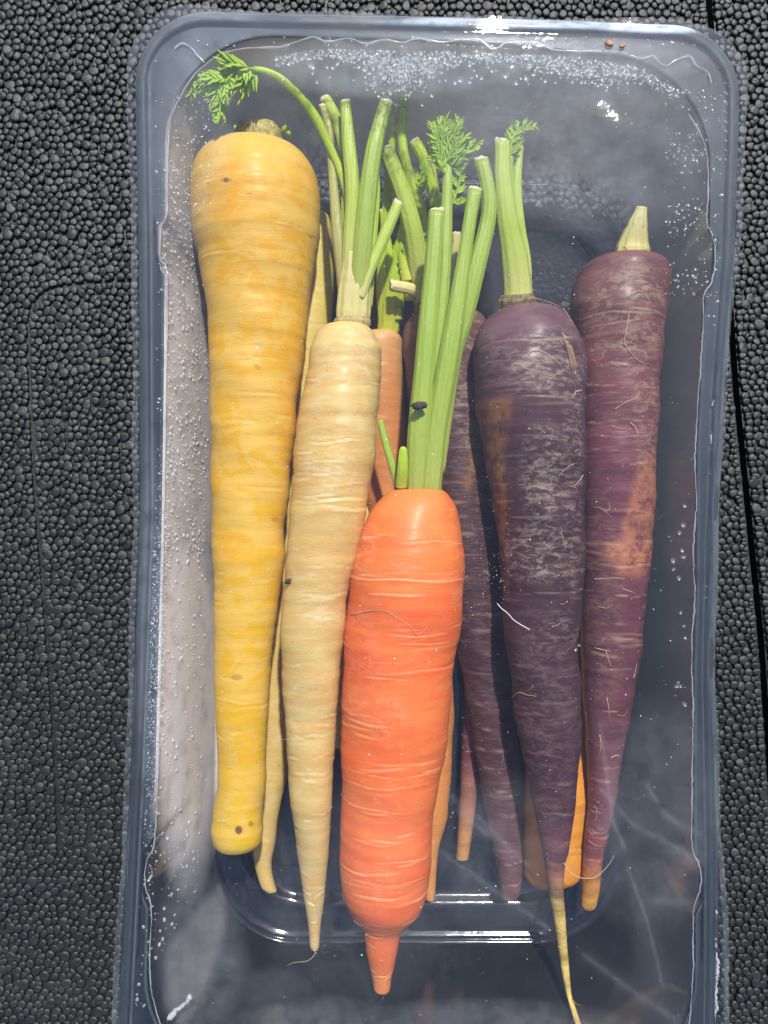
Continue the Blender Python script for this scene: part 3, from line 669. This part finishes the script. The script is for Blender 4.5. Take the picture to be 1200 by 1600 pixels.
carrot('shade', 'carrot', 'dark purple carrot in the second layer behind the green stalks, rounded pale tip',
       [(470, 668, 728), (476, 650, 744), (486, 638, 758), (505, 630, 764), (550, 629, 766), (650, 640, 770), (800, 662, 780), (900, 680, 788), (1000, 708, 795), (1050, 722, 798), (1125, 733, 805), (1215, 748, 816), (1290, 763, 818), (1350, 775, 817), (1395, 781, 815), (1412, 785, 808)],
       [(470, 2.1), (900, 1.95), (1200, 1.7), (1412, 1.5)], M['purple_back'], 260, 72, 24, 60, scurf=((745, 600, 40, 120, .8), (720, 500, 60, 30, .6)), sunlit_polys=([(735, 640), (780, 620), (780, 735), (758, 750), (728, 768), (725, 752), (731, 700)],))  # polygon continues the painted sunlit area of the long purple carrot
carrot('thin', 'carrot', 'thin reddish purple carrot deepest in the tray, only its brownish tip showing',
       [(930, 745, 800), (960, 738, 800), (1080, 724, 772), (1175, 720, 756), (1240, 718, 746), (1300, 715, 738), (1346, 712, 732)], [(930, .95), (1346, .95)],
       carrot_mat('reddish purple carrot skin', [(0, (.10, .03, .05)), (.6, (.14, .04, .06)), (.72, (.30, .12, .09)), (.9, (.50, .24, .08)), (1, (.55, .30, .08))], (.08, .02, .03), .5, crease=(.5, .3, .2)), 140, 48, 25, 20)
carrot('amber', 'carrot', 'blunt amber carrot end under the long tipped purple carrot',
       [(700, 838, 880), (715, 826, 892), (760, 822, 900), (950, 824, 909), (1035, 824, 911), (1134, 822, 913), (1170, 822, 917), (1215, 820, 920), (1237, 818, 923), (1265, 818, 920), (1312, 817, 913), (1362, 816, 912), (1380, 819, 906), (1392, 823, 888), (1399, 832, 868)],
       [(700, 1.75), (1399, 1.6)], M['amber'], 200, 64, 26, 40, blunt=.15)
# upper layer
carrot('yellow', 'carrot', 'large yellow carrot, the thickest one, with cut brownish crown and blunt lower end',
       [(204, 358, 440), (207, 345, 450), (213, 333, 461), (222, 321, 471), (235, 311, 481), (250, 305, 489), (270, 300, 497), (290, 298, 500), (312, 298, 502), (345, 299, 502), (375, 302, 500), (400, 310, 495), (437, 316, 490), (475, 322, 482), (525, 326, 480), (562, 327, 475), (637, 329, 465), (725, 329, 456), (787, 331, 451), (825, 331, 445), (875, 332, 446), (917, 335, 440), (985, 334, 430), (1030, 334, 424), (1092, 336, 422), (1142, 338, 417), (1192, 340, 416), (1225, 340, 416), (1250, 336, 413), (1262, 334, 412), (1300, 330, 412), (1322, 333, 409), (1334, 337, 403), (1339, 342, 398)],
       [(204, 3.7), (312, 3.85), (700, 3.95), (1100, 4.0), (1338, 3.7)], M['yellow'], 520, 112, 1, 26, lump=.012, wave=.03, blunt=.02, crown=.02, patch=((372, 290, 40, 42, .8), (345, 320, 26, 50, .5), (470, 285, 24, 40, .5), (445, 590, 14, 60, .55), (365, 860, 30, 30, .4)),
       spots=((353, 281, 6, 4, .95), (373, 1297, 6, 7, .85), (392, 1287, 4, 5, .5), (370, 1058, 9, 5, .35), (430, 812, 7, 4, .35), (487, 370, 5, 4, .35)))
carrot('cream', 'carrot', 'slim cream carrot with cut green stalks and a long thin tip',
       [(499, 515, 566), (502, 506, 574), (508, 499, 580), (520, 492, 587), (545, 484, 596), (575, 480, 597), (620, 472, 595), (662, 463, 591), (712, 459, 587), (750, 456, 580), (800, 452, 573), (837, 450, 566), (875, 447, 558), (905, 446, 550), (930, 442, 545), (992, 437, 538), (1030, 438, 534), (1067, 440, 530), (1130, 446, 525), (1192, 449, 523), (1240, 452, 520), (1287, 458, 517), (1350, 467, 512), (1412, 476, 506), (1450, 482, 501), (1480, 484, 499), (1488, 487, 497)],
       [(499, 4.2), (900, 4.3), (1250, 3.9), (1488, 3.2)], M['cream'], 480, 96, 2, 60, scurf=((540, 560, 50, 60, .35), (520, 720, 50, 60, .4), (505, 940, 40, 60, .35), (490, 1100, 40, 80, .2)), lump=.012, wave=.05, cdepth=.045, spots=((450, 907, 4, 3, .7),))
carrot('orange', 'carrot', 'bright orange carrot on top of the others, with long cut green stalks',
       [(764, 612, 690), (768, 604, 698), (777, 595, 704), (790, 584, 711), (805, 575, 716), (837, 560, 723), (870, 550, 728), (907, 544, 727), (945, 540, 724), (1007, 536, 715), (1057, 534, 709), (1112, 532, 705), (1182, 532, 695), (1240, 532, 685), (1270, 532, 678), (1312, 531, 676), (1337, 530, 675), (1387, 532, 670), (1405, 536, 665), (1420, 543, 658), (1435, 555, 645), (1446, 565, 633), (1456, 569, 626), (1487, 572, 621), (1510, 577, 616), (1532, 582, 611), (1550, 584, 610), (1556, 587, 608)],
       [(764, 4.1), (1000, 4.0), (1350, 4.0), (1460, 3.8), (1556, 3.3)], M['orange'], 520, 112, 3, 62, scurf=((566, 840, 20, 70, .55), (560, 1040, 36, 110, .22), (605, 1125, 34, 40, .3), (715, 900, 14, 60, .3), (580, 1390, 50, 40, .25), (620, 1270, 70, 40, .12)), lump=.012, wave=.02, crown=-.10, blunt=.2)
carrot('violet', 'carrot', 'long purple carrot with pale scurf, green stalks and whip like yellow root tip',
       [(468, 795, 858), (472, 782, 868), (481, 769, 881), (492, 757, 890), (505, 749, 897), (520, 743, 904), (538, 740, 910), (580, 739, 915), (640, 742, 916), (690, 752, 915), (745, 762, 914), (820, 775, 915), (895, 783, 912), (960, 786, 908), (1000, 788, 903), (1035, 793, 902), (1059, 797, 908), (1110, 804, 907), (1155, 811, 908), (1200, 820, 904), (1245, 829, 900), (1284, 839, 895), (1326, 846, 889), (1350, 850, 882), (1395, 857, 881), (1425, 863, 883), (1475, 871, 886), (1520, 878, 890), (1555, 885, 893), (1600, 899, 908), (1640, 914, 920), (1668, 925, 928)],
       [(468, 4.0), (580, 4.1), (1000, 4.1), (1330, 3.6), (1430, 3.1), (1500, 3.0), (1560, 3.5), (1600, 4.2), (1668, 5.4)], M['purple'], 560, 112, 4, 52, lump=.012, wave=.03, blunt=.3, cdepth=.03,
       patch=((780, 800, 12, 110, .7), (788, 900, 9, 110, .45)), sunlit_polys=([(738, 634), (770, 624), (800, 617), (797, 660), (790, 690), (778, 735), (775, 790), (762, 760), (740, 700)],),  # brown edge patches and polygon paint a sunlit area into the purple skin
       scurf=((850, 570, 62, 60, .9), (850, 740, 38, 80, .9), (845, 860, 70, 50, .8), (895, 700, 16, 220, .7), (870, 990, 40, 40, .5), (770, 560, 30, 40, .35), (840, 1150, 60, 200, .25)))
carrot('plum', 'carrot', 'purple carrot with brown ringed shoulders, pale stub and orange tip beside the tray wall',
       [(387, 934, 1016), (391, 921, 1029), (398, 912, 1038), (412, 903, 1044), (437, 896, 1046), (480, 893, 1044), (520, 897, 1036), (574, 900, 1031), (640, 904, 1027), (700, 905, 1024), (775, 905, 1021), (850, 906, 1019), (900, 907, 1014), (930, 907, 1008), (1005, 908, 1003), (1056, 909, 995), (1110, 912, 985), (1134, 914, 982), (1155, 914, 975), (1194, 917, 970), (1230, 919, 965), (1260, 918, 960), (1299, 914, 951), (1344, 911, 942), (1387, 909, 937), (1417, 907, 932), (1425, 910, 929)],
       [(387, 3.5), (700, 3.6), (1100, 3.1), (1425, 2.3)], M['purple_side'], 500, 96, 5, 66, lump=.015, wave=.04, crown=.05, blunt=.2, cdepth=.035,
       patch=((985, 862, 44, 22, .85), (930, 520, 24, 60, .15)), sunlit_polys=([(1000, 720), (1030, 710), (1030, 850), (1010, 900), (960, 900), (972, 820)],),  # polygon paints a sunlit triangle; the orange band is skin colour
       scurf=((980, 490, 70, 90, .8), (1012, 640, 24, 120, .6), (1000, 560, 30, 40, .6), (940, 950, 40, 200, .3)))

# ------------------------------------------------------------------ stalks, leaves, hairs
M['stalk'] = stalk_mat('green stalk', (.30, .42, .05), (.42, .47, .09))
M['stalk_pale'] = stalk_mat('pale green stalk', (.40, .51, .065), (.60, .59, .20))
M['stalk_lime'] = stalk_mat('lime green stalk', (.38, .54, .025), (.54, .56, .06))
M['stalk_brown'] = stalk_mat('yellowing stalk', (.36, .36, .09), (.38, .30, .12))
M['stub'] = stalk_mat('blanched stalk', (.62, .56, .22), (.66, .60, .22))
M['scar'] = plain_mat('pale brown crown scar', (.34, .24, .09), (.52, .42, .18), 7, .7)
M['cut'] = plain_mat('cut stalk end', (.62, .58, .36), (.78, .74, .55), 12, .7)
M['leaf'] = plain_mat('carrot leaf', (.36, .62, .03), (.54, .76, .07), 4, .45, .3)
M['bark'] = plain_mat('brown crown scab', (.10, .07, .03), (.30, .24, .09), 7, .8)
M['stump'] = plain_mat('greenish crown stump', (.26, .20, .07), (.52, .48, .14), 6, .75)

def stalk(key, pts, mat, name='stalk', flat=.8, ribs=.045, cut=True, seed=0, label=None):
    """pts: (px, py, half width px, z), from the crown outwards"""
    q = SURF[key]; a = np.array(pts, float); sm = catmull(a, 46)
    path = np.array([P(x, y, z) for x, y, h, z in sm]); rad = sm[:, 2] / FPX * (HC - sm[:, 3])
    rad = rad * (1 + .03 * fbm1(np.arange(46) * .25, seed + 3))
    Vt, Ft = tube_arrays(path - q['org'], rad, 36, ribs, 9, flat, seed)
    al = np.concatenate([np.repeat(np.linspace(0, 1, 46), 36), [0, 1]])
    o = mesh_np(name, Vt, Ft, M[mat], q['root'], attrs={'along': al})
    if label: o['label'] = label
    if cut:
        t = path[-1] - path[-4]; t /= np.linalg.norm(t); r_ = np.random.default_rng(seed + 9)
        sl = r_.uniform(-.35, .35)
        sd = np.cross(t, [0, 0, 1.0]); sd /= np.linalg.norm(sd); u = np.cross(sd, t); n = 20; th = np.arange(n) / n * 2 * np.pi
        rows_ = []
        for k, (f, e) in enumerate(((1.02, -.03), (1.05, .02), (1.0, .05), (.7, .06), (.35, .04), (.03, .03))):
            jag = r_.normal(0, .018, n) * (1 if 0 < k < 5 else 0)
            rows_.append(path[-1] - q['org'] + rad[-1] * f * (np.cos(th)[:, None] * sd + flat * np.sin(th)[:, None] * u) + t * ((e + jag) + sl * rad[-1] * f * np.cos(th) * (k > 0) * .8)[:, None])
        mesh_np('cut_end', np.vstack(rows_), grid_faces(6, n)[:, ::-1], M['cut'], o)
    return o

def blade(p, d, n, L, w, th=.006):       # one leaf lobe: a thin pointed lens
    d = d / np.linalg.norm(d); s = np.cross(d, n); s /= np.linalg.norm(s) + 1e-9; u = np.cross(s, d)
    V = []; prof = ((0, .35), (.3, 1), (.65, .60), (1, .02))
    for t, f in prof:
        c = p + d * L * t + u * (.10 * L * t * t)
        V += [c - s * w * f, c + u * th, c + s * w * f, c - u * th]
    return np.array(V), grid_faces(4, 4)
def frond(key, spine, npin, plen, seed, name='leaf_frond', spread=1.0, droop=0.0, wid=.062):
    r_ = np.random.default_rng(seed); q = SURF[key]; bag = Bag()
    path = catmull(np.array([P(*p) for p in spine]), 30); t = np.gradient(path, axis=0); t /= np.linalg.norm(t, axis=1)[:, None]
    bag.add(*tube_arrays(path, np.linspace(.05, .012, 30), 6))
    for k in range(npin):
        f = (k + .5) / npin; i = min(29, int(f * 29)); side = 1 if k % 2 else -1
        L = plen * (1.05 - .6 * f) * r_.uniform(.75, 1.2)
        lat = np.cross(t[i], [0, 0, 1.0]); lat /= np.linalg.norm(lat) + 1e-9
        d = t[i] * r_.uniform(.5, 1.0) + lat * side * spread * r_.uniform(.5, 1.0) + np.array([0, 0, r_.uniform(-.35, .35)]) + np.array([0, -droop, 0]); d /= np.linalg.norm(d)
        nrm = np.array([r_.normal(0, .35), r_.normal(0, .35), 1.0])
        bag.add(*tube_arrays(np.linspace(path[i], path[i] + d * L * .8, 5), np.linspace(.018, .008, 5), 5))
        for m in range(7):
            g = (m + 1) / 7; s2 = 1 if m % 2 else -1
            l2 = np.cross(d, nrm); dd = d * 1.0 + l2 * s2 * (.62 if m < 6 else .05) + r_.normal(0, .14, 3)
            bag.add(*blade(path[i] + d * L * g * .8, dd, nrm, L * .56 * r_.uniform(.7, 1.2), wid * r_.uniform(.7, 1.15)))
    V = np.vstack(bag.V) - q['org']; bag.V = [V]
    o = bag.build(name, M['leaf'], q['root']); tag(o, kind='stuff'); return o

# dull orange carrot (back) stalks
stalk('dull', [(606, 520, 17, 2.0), (612, 470, 20, 2.3), (624, 415, 18, 2.6), (632, 375, 13, 2.8), (636, 340, 9, 3.0)], 'stalk_lime', cut=True, seed=1)
stalk('dull', [(600, 520, 8, 2.1), (597, 440, 9, 2.5), (604, 330, 8, 2.9), (610, 250, 6, 3.2), (616, 184, 5, 3.4)], 'stalk_lime', seed=2)
# dark purple (second layer) stalks
stalk('shade', [(664, 478, 15, 2.3), (655, 425, 17, 2.9), (646, 365, 15, 3.4), (630, 305, 14, 3.7), (614, 262, 13, 3.9), (602, 233, 12, 4.0)], 'stalk_pale', seed=3)
stalk('shade', [(672, 478, 10, 2.2), (664, 380, 11, 2.7), (653, 315, 10, 3.1), (637, 265, 8, 3.3), (629, 225, 7, 3.4), (629, 180, 7, 3.5), (631, 145, 7, 3.5), (631, 138, 6, 3.5)], 'stalk_lime', seed=4)
stalk('shade', [(694, 478, 9, 2.3), (688, 380, 10, 2.7), (678, 305, 9, 3.0), (662, 250, 9, 3.2), (648, 221, 10, 3.3)], 'stalk_lime', seed=5)
stalk('shade', [(700, 482, 8, 2.4), (706, 430, 8, 2.7), (711, 395, 8, 2.9), (714, 366, 8, 3.0)], 'stub', seed=6)
stalk('shade', [(690, 470, 6, 2.2), (684, 330, 6, 2.4), (676, 270, 6, 2.6), (672, 232, 6, 2.7)], 'stalk_pale', seed=7)
stalk('shade', [(658, 460, 7, 3.0), (640, 451, 9, 3.2), (612, 446, 9, 3.3)], 'stub', name='broken_stalk', seed=8)
for k, pts in enumerate(([(640, 470, 7, 2.6), (646, 410, 8, 2.9), (650, 350, 6, 3.0), (655, 300, 5, 3.1)], [(622, 500, 8, 2.3), (612, 430, 8, 2.6), (603, 370, 7, 2.8), (598, 330, 5, 2.9)], [(636, 440, 9, 2.9), (630, 395, 8, 3.0), (640, 350, 6, 3.1), (646, 318, 4, 3.1)])):
    stalk('dull', pts, 'stalk_lime', seed=60 + k)
frond('dull', [(648, 330, 3.1), (652, 305, 3.2), (656, 280, 3.25), (660, 262, 3.25)], 9, .5, 71, spread=.6)
frond('dull', [(624, 420, 3.0), (636, 400, 3.1), (646, 380, 3.1), (652, 362, 3.1)], 9, .6, 72, spread=.8)
# cream carrot stalks
stalk('cream', [(551, 503, 25, 4.2), (553, 470, 26, 4.3), (556, 430, 23, 4.4), (557, 395, 20, 4.5)], 'stub', name='stalk_sheath', cut=False, ribs=.07, flat=.7)
stalk('cream', [(538, 470, 8, 4.2), (530, 390, 9, 4.35), (524, 326, 8, 4.4), (518, 255, 6, 4.45), (514, 204, 6, 4.5), (504, 166, 5, 4.5)], 'stalk_brown', seed=11)
stalk('cream', [(545, 470, 12, 4.25), (548, 380, 12, 4.6), (551, 300, 11, 4.8), (545, 225, 10, 4.9), (539, 160, 8, 4.9)], 'stalk_pale', seed=12)
stalk('cream', [(541, 440, 8, 4.1), (541, 330, 8, 4.2), (540, 250, 8, 4.3), (526, 190, 9, 4.35), (509, 155, 9, 4.4)], 'stalk_pale', seed=13)
stalk('cream', [(560, 470, 15, 4.35), (567, 380, 15, 4.8), (575, 300, 14, 5.0), (584, 235, 13, 5.1), (596, 185, 11, 5.1), (603, 161, 10, 5.1)], 'stalk', seed=14)
stalk('cream', [(574, 480, 8, 4.0), (581, 380, 8, 4.1), (586, 300, 8, 4.2), (582, 240, 7, 4.3)], 'stalk_lime', seed=15)
stalk('cream', [(562, 465, 10, 4.5), (576, 425, 9, 4.6), (594, 384, 9, 4.6), (612, 342, 9, 4.6), (622, 318, 8, 4.6)], 'stalk_pale', seed=16)
stalk('cream', [(548, 380, 5, 4.3), (543, 310, 6, 4.4), (531, 266, 6, 4.5), (512, 222, 6, 4.7), (494, 185, 7, 4.9), (470, 152, 6, 5.2), (440, 124, 6, 5.5), (415, 111, 5, 5.7), (396, 108, 4, 5.78)], 'stalk_lime', name='leaf_stalk', cut=False, seed=17)
frond('cream', [(404, 108, 5.7), (380, 108, 5.75), (355, 114, 5.75), (330, 122, 5.75), (300, 130, 5.7)], 19, .85, 5, droop=.62, wid=.085)
frond('cream', [(362, 116, 5.85), (346, 140, 5.8), (344, 165, 5.75), (343, 188, 5.7)], 10, .6, 6, spread=.6, wid=.08)
# orange carrot stalks
stalk('orange', [(627, 762, 8, 4.6), (629, 735, 8, 4.9), (630, 705, 6, 5.0), (631, 698, 3, 5.0)], 'stalk_lime', name='stalk_sheath', cut=False, ribs=.1, flat=.5)
stalk('orange', [(622, 760, 6, 4.2), (612, 725, 6, 4.3), (602, 690, 6, 4.3), (594, 657, 5, 4.3)], 'stalk', cut=False, seed=20)
stalk('orange', [(662, 778, 27, 3.9), (662, 745, 27, 4.1), (662, 715, 25, 4.2), (664, 650, 18, 4.3)], 'stalk', name='stalk_sheath', cut=False, ribs=.05, flat=.7)
stalk('orange', [(672, 745, 10, 4.3), (676, 640, 12, 4.5), (686, 520, 11, 4.7), (694, 430, 10, 4.8), (697, 350, 10, 4.85), (699, 290, 8, 4.9), (699, 235, 5, 4.95)], 'stalk', name='leaf_stalk', cut=False, seed=21)
stalk('orange', [(650, 778, 14, 4.25), (651, 750, 16, 4.45), (655, 670, 17, 4.75), (662, 590, 16, 4.9), (668, 517, 15, 5.0), (674, 440, 13, 5.05), (679, 380, 12, 5.1), (682, 330, 12, 5.1)], 'stalk', seed=22)
stalk('orange', [(684, 740, 10, 4.35), (706, 570, 13, 4.55), (724, 500, 14, 4.7), (744, 420, 14, 4.85), (763, 340, 12, 4.9), (762, 295, 11, 4.95), (752, 250, 11, 5.0)], 'stalk', seed=23)
stalk('orange', [(672, 780, 15, 4.25), (674, 750, 16, 4.45), (684, 660, 16, 4.72), (699, 570, 16, 4.9), (712, 490, 14, 5.0), (724, 410, 11, 5.05), (734, 345, 10, 5.1), (742, 297, 10, 5.1)], 'stalk', seed=24)
for i, (sp_, n_, l_) in enumerate(([(700, 270, 4.95), (695, 240, 5.1), (690, 215, 5.2), (684, 192, 5.25)], 12, .9), ([(700, 255, 4.9), (708, 230, 5.0), (716, 205, 5.1), (722, 192, 5.1)], 10, .7), ([(700, 275, 4.9), (715, 250, 4.95), (730, 236, 5.0), (750, 229, 5.0)], 9, .6)) if False else ():
    pass
for i, (sp_, n_, l_) in enumerate((([(700, 280, 4.95), (695, 245, 5.1), (690, 215, 5.2), (684, 190, 5.25)], 14, .85), ([(700, 262, 4.9), (706, 235, 5.0), (712, 208, 5.1), (716, 190, 5.1)], 11, .7),
                                   ([(700, 270, 4.9), (715, 248, 4.95), (728, 236, 5.0), (748, 229, 5.0)], 9, .55), ([(700, 330, 4.8), (712, 305, 4.8), (718, 280, 4.85), (722, 262, 4.9)], 8, .5), ([(697, 270, 5.0), (688, 250, 5.0), (682, 232, 5.0)], 8, .6))):
    frond('orange', sp_, n_, l_, 30 + i, spread=.6)
# long purple carrot stalks
stalk('violet', [(808, 478, 24, 4.0), (809, 455, 22, 4.1), (803, 400, 20, 4.4), (792, 340, 16, 4.7), (786, 280, 13, 4.9), (785, 222, 12, 5.0)], 'stalk_pale', flat=.7, seed=25)
stalk('violet', [(820, 470, 11, 3.9), (820, 410, 10, 4.1), (812, 350, 8, 4.3), (807, 290, 8, 4.4), (812, 230, 6, 4.5)], 'stalk_pale', seed=26)
stalk('violet', [(800, 330, 6, 4.4), (797, 280, 5, 4.6), (797, 245, 5, 4.8)], 'stalk_lime', cut=False, name='leaf_stalk', seed=27)
frond('violet', [(797, 250, 4.8), (799, 225, 4.95), (806, 206, 5.0), (820, 197, 5.0), (840, 200, 4.9)], 18, .42, 41, spread=.8, wid=.04)
# short stub of the ringed purple carrot, crown scab of the yellow one
stalk('plum', [(988, 396, 27, 3.5), (990, 378, 23, 3.6), (996, 352, 15, 3.8), (1001, 332, 10, 3.9), (1003, 323, 8, 3.95)], 'stub', name='stalk_stub', flat=.7, cut=False, ribs=.06)
stalk('yellow', [(404, 222, 40, 4.1), (406, 211, 38, 4.2), (408, 205, 31, 4.2), (406, 199, 16, 4.15)], 'stump', name='crown_scab', flat=.75, cut=False, ribs=.02)
for k, (a, b, c, d_) in enumerate(((372, 206, 366, 196), (388, 200, 384, 188), (440, 206, 447, 196), (420, 196, 426, 188), (450, 212, 452, 205))):
    stalk('yellow', [(a, b, 4, 3.8), ((a + c) / 2, (b + d_) / 2, 4, 3.9), (c, d_, 2, 3.95)], 'stalk_lime', name='leaf_scar', cut=False, seed=k)
for k, (a, b, c, d_) in enumerate(((962, 390, 980, 388), (975, 382, 984, 392), (1000, 390, 1020, 384), (985, 390, 1005, 390))):
    root_hair('plum', [(a, b + 4), ((a + c) / 2, (b + d_) / 2 + 3), (c, d_ + 4)], .03, 'hair_dark', 'dry_scale')
for k, (a, b, c, d_) in enumerate(((790, 470, 800, 462), (830, 466, 850, 470), (850, 470, 880, 482), (880, 482, 896, 506))):
    root_hair('violet', [(a, b), ((a + c) / 2, (b + d_) / 2 - 1), (c, d_)], .035, 'hair_dark', 'dry_scale')

# dark ragged collars where the stalks leave the crowns
for key, pts in (('violet', [(808, 474, 30, 4.25), (808, 467, 28, 4.35), (808, 460, 23.5, 4.4)]), ('orange', [(662, 776, 30, 4.2), (662, 771, 30, 4.3), (662, 766, 28, 4.35)]), ('cream', [(551, 506, 28, 4.3), (551, 502, 28, 4.35), (551, 497, 26, 4.35)]), ('shade', [(680, 486, 30, 2.5), (680, 480, 30, 2.6), (680, 474, 27, 2.6)])):
    stalk(key, pts, 'bark' if key in ('violet', 'shade') else 'scar', name='crown_collar', flat=.62, cut=False, ribs=.07, seed=3)
# root hairs read from the photo
for pts in ([(540, 961), (552, 958), (570, 955), (600, 954), (615, 962), (640, 978), (650, 992), (662, 986), (672, 972), (685, 960), (702, 951)], [(610, 880), (622, 884), (633, 880), (645, 886), (670, 888)], [(612, 882), (616, 895), (622, 900)]):
    root_hair('orange', pts, .018)
root_hair('orange', [(552, 1438), (560, 1444), (568, 1446)], .02); root_hair('orange', [(626, 1452), (632, 1458), (636, 1453)], .02)
random_hairs('orange', 10, 51, length=(10, 24), rad=(.007, .012))
root_hair('cream', [(493, 1488), (488, 1496), (478, 1502), (460, 1504), (448, 1509)], .022, zend=3.0)
for pts in ([(439, 1150), (440, 1155), (450, 1155), (458, 1149), (468, 1152), (480, 1146), (490, 1155)], [(488, 1395), (491, 1410), (497, 1425), (495, 1440)], [(478, 1320), (483, 1305), (488, 1290)]):
    root_hair('cream', pts, .015)
random_hairs('cream', 12, 52, length=(8, 22), rad=(.006, .010))
random_hairs('yellow', 7, 53, length=(6, 18), rad=(.006, .011))
for pts in ([(915, 690), (912, 705), (905, 720), (890, 728), (878, 738), (872, 744)], [(911, 742), (905, 752), (895, 760), (886, 757)], [(815, 560), (835, 547), (850, 550), (865, 560), (878, 572)], [(909, 610), (900, 612), (893, 622)], [(800, 1090), (810, 1082), (825, 1086), (838, 1088)]):
    root_hair('violet', pts, .022)
for k in range(9):
    a = 880 + 3 * k % 11; root_hair('violet', [(874 + k * 1.5, 508 + k), (882 + k * 1.6, 530 + k * 2), (888 + k * 1.5, 552 + k * 2), (894 + k * .8, 578 + (k % 4) * 4)], .02, 'hair_dark')
random_hairs('violet', 18, 54, length=(10, 34), rad=(.008, .016), xlim=(700, 930))
root_hair('violet', [(881, 1348), (890, 1362), (905, 1371), (925, 1372), (938, 1365), (952, 1350), (960, 1336)], .028, zend=3.6)
root_hair('violet', [(893, 1560), (900, 1568), (910, 1572)], .014, zend=4.0); root_hair('violet', [(893, 1572), (896, 1590), (894, 1598)], .012, zend=4.4)
for pts in ([(985, 460), (1000, 455), (1015, 470), (1020, 482)], [(985, 480), (978, 520), (975, 535), (985, 550), (1000, 565), (1020, 570)], [(960, 640), (975, 630), (995, 620), (1000, 610)], [(930, 905), (960, 903), (985, 904), (1003, 896)], [(985, 660), (993, 668), (996, 678), (990, 684)],
            [(928, 1012), (946, 1016), (974, 1020)], [(947, 1018), (951, 1032), (955, 1042)], [(948, 1090), (951, 1105), (952, 1122)], [(937, 1148), (939, 1165), (936, 1180)], [(990, 1060), (993, 1048), (996, 1030)], [(954, 1184), (966, 1180), (972, 1190)]):
    root_hair('plum', pts, .022)
random_hairs('plum', 20, 55, length=(10, 36), rad=(.008, .017))
random_hairs('shade', 8, 56, 'hair_dark', length=(10, 30), rad=(.008, .014), xlim=(735, 800))

# ------------------------------------------------------------------ small loose bits
def crumb(name, px, py, z, r, mat, label, cat, seed, on=None):
    p = P(px, py, z) if on is None else on_skin(on, px, py, r * .15)
    r_ = np.random.default_rng(seed); v, f4, f3 = bead_shape(4, 10)
    v2 = v.copy(); v2[:, 2] *= -.5; V = np.vstack([v, v2]) * r * np.array([1.5, .8, .6]); V *= 1 + r_.normal(0, .16, (len(V), 1))
    o = mesh_np(name, V, [np.vstack([f4, f4[:, ::-1] + len(v)]), np.vstack([f3, f3[:, ::-1] + len(v)])], M[mat])
    o.location = Vector(p) * CM; o.rotation_euler = (0, 0, r_.uniform(-.6, .6)); tag(o, label, cat); return o
M['crumb'] = plain_mat('orange crumb', (.55, .18, .06), (.62, .35, .20), 6, .6)
M['soil'] = plain_mat('dark soil', (.03, .022, .016), (.09, .07, .05), 8, .9)
crumb('carrot_crumb', 952, 68, 6.27, .09, 'crumb', 'larger of two orange crumbs on the far rim of the tray', 'crumb', 1)
crumb('carrot_crumb', 973, 72, 6.27, .06, 'crumb', 'smaller of two orange crumbs on the far rim, nearer the tray corner', 'crumb', 2)
crumb('soil_fleck', 453, 908, 0, .11, 'soil', 'grey brown soil fleck at the edge of the cream carrot', 'soil', 3, on='cream')
p = P(655, 634, 5.42)
o = crumb('soil_fleck', 655, 634, 5.40, .16, 'soil', 'dark dry fleck stuck on the green stalks of the orange carrot', 'soil', 4)
path = catmull([P(777, 943, 6.10), P(784, 951, 6.10), P(793, 958, 6.10), P(802, 968, 6.10), P(812, 975, 6.10), P(828, 984, 6.10)], 26)
org = path[0].copy(); Vt, Ft = tube_arrays(path - org, .014, 6)
o = mesh_np('loose_fibre', Vt, Ft, plain_mat('white fibre', (.75, .74, .72), (.85, .84, .82), 3, .4)); o.location = Vector(org) * CM
tag(o, 'white hair like fibre under the film across the purple carrots', 'fibre')
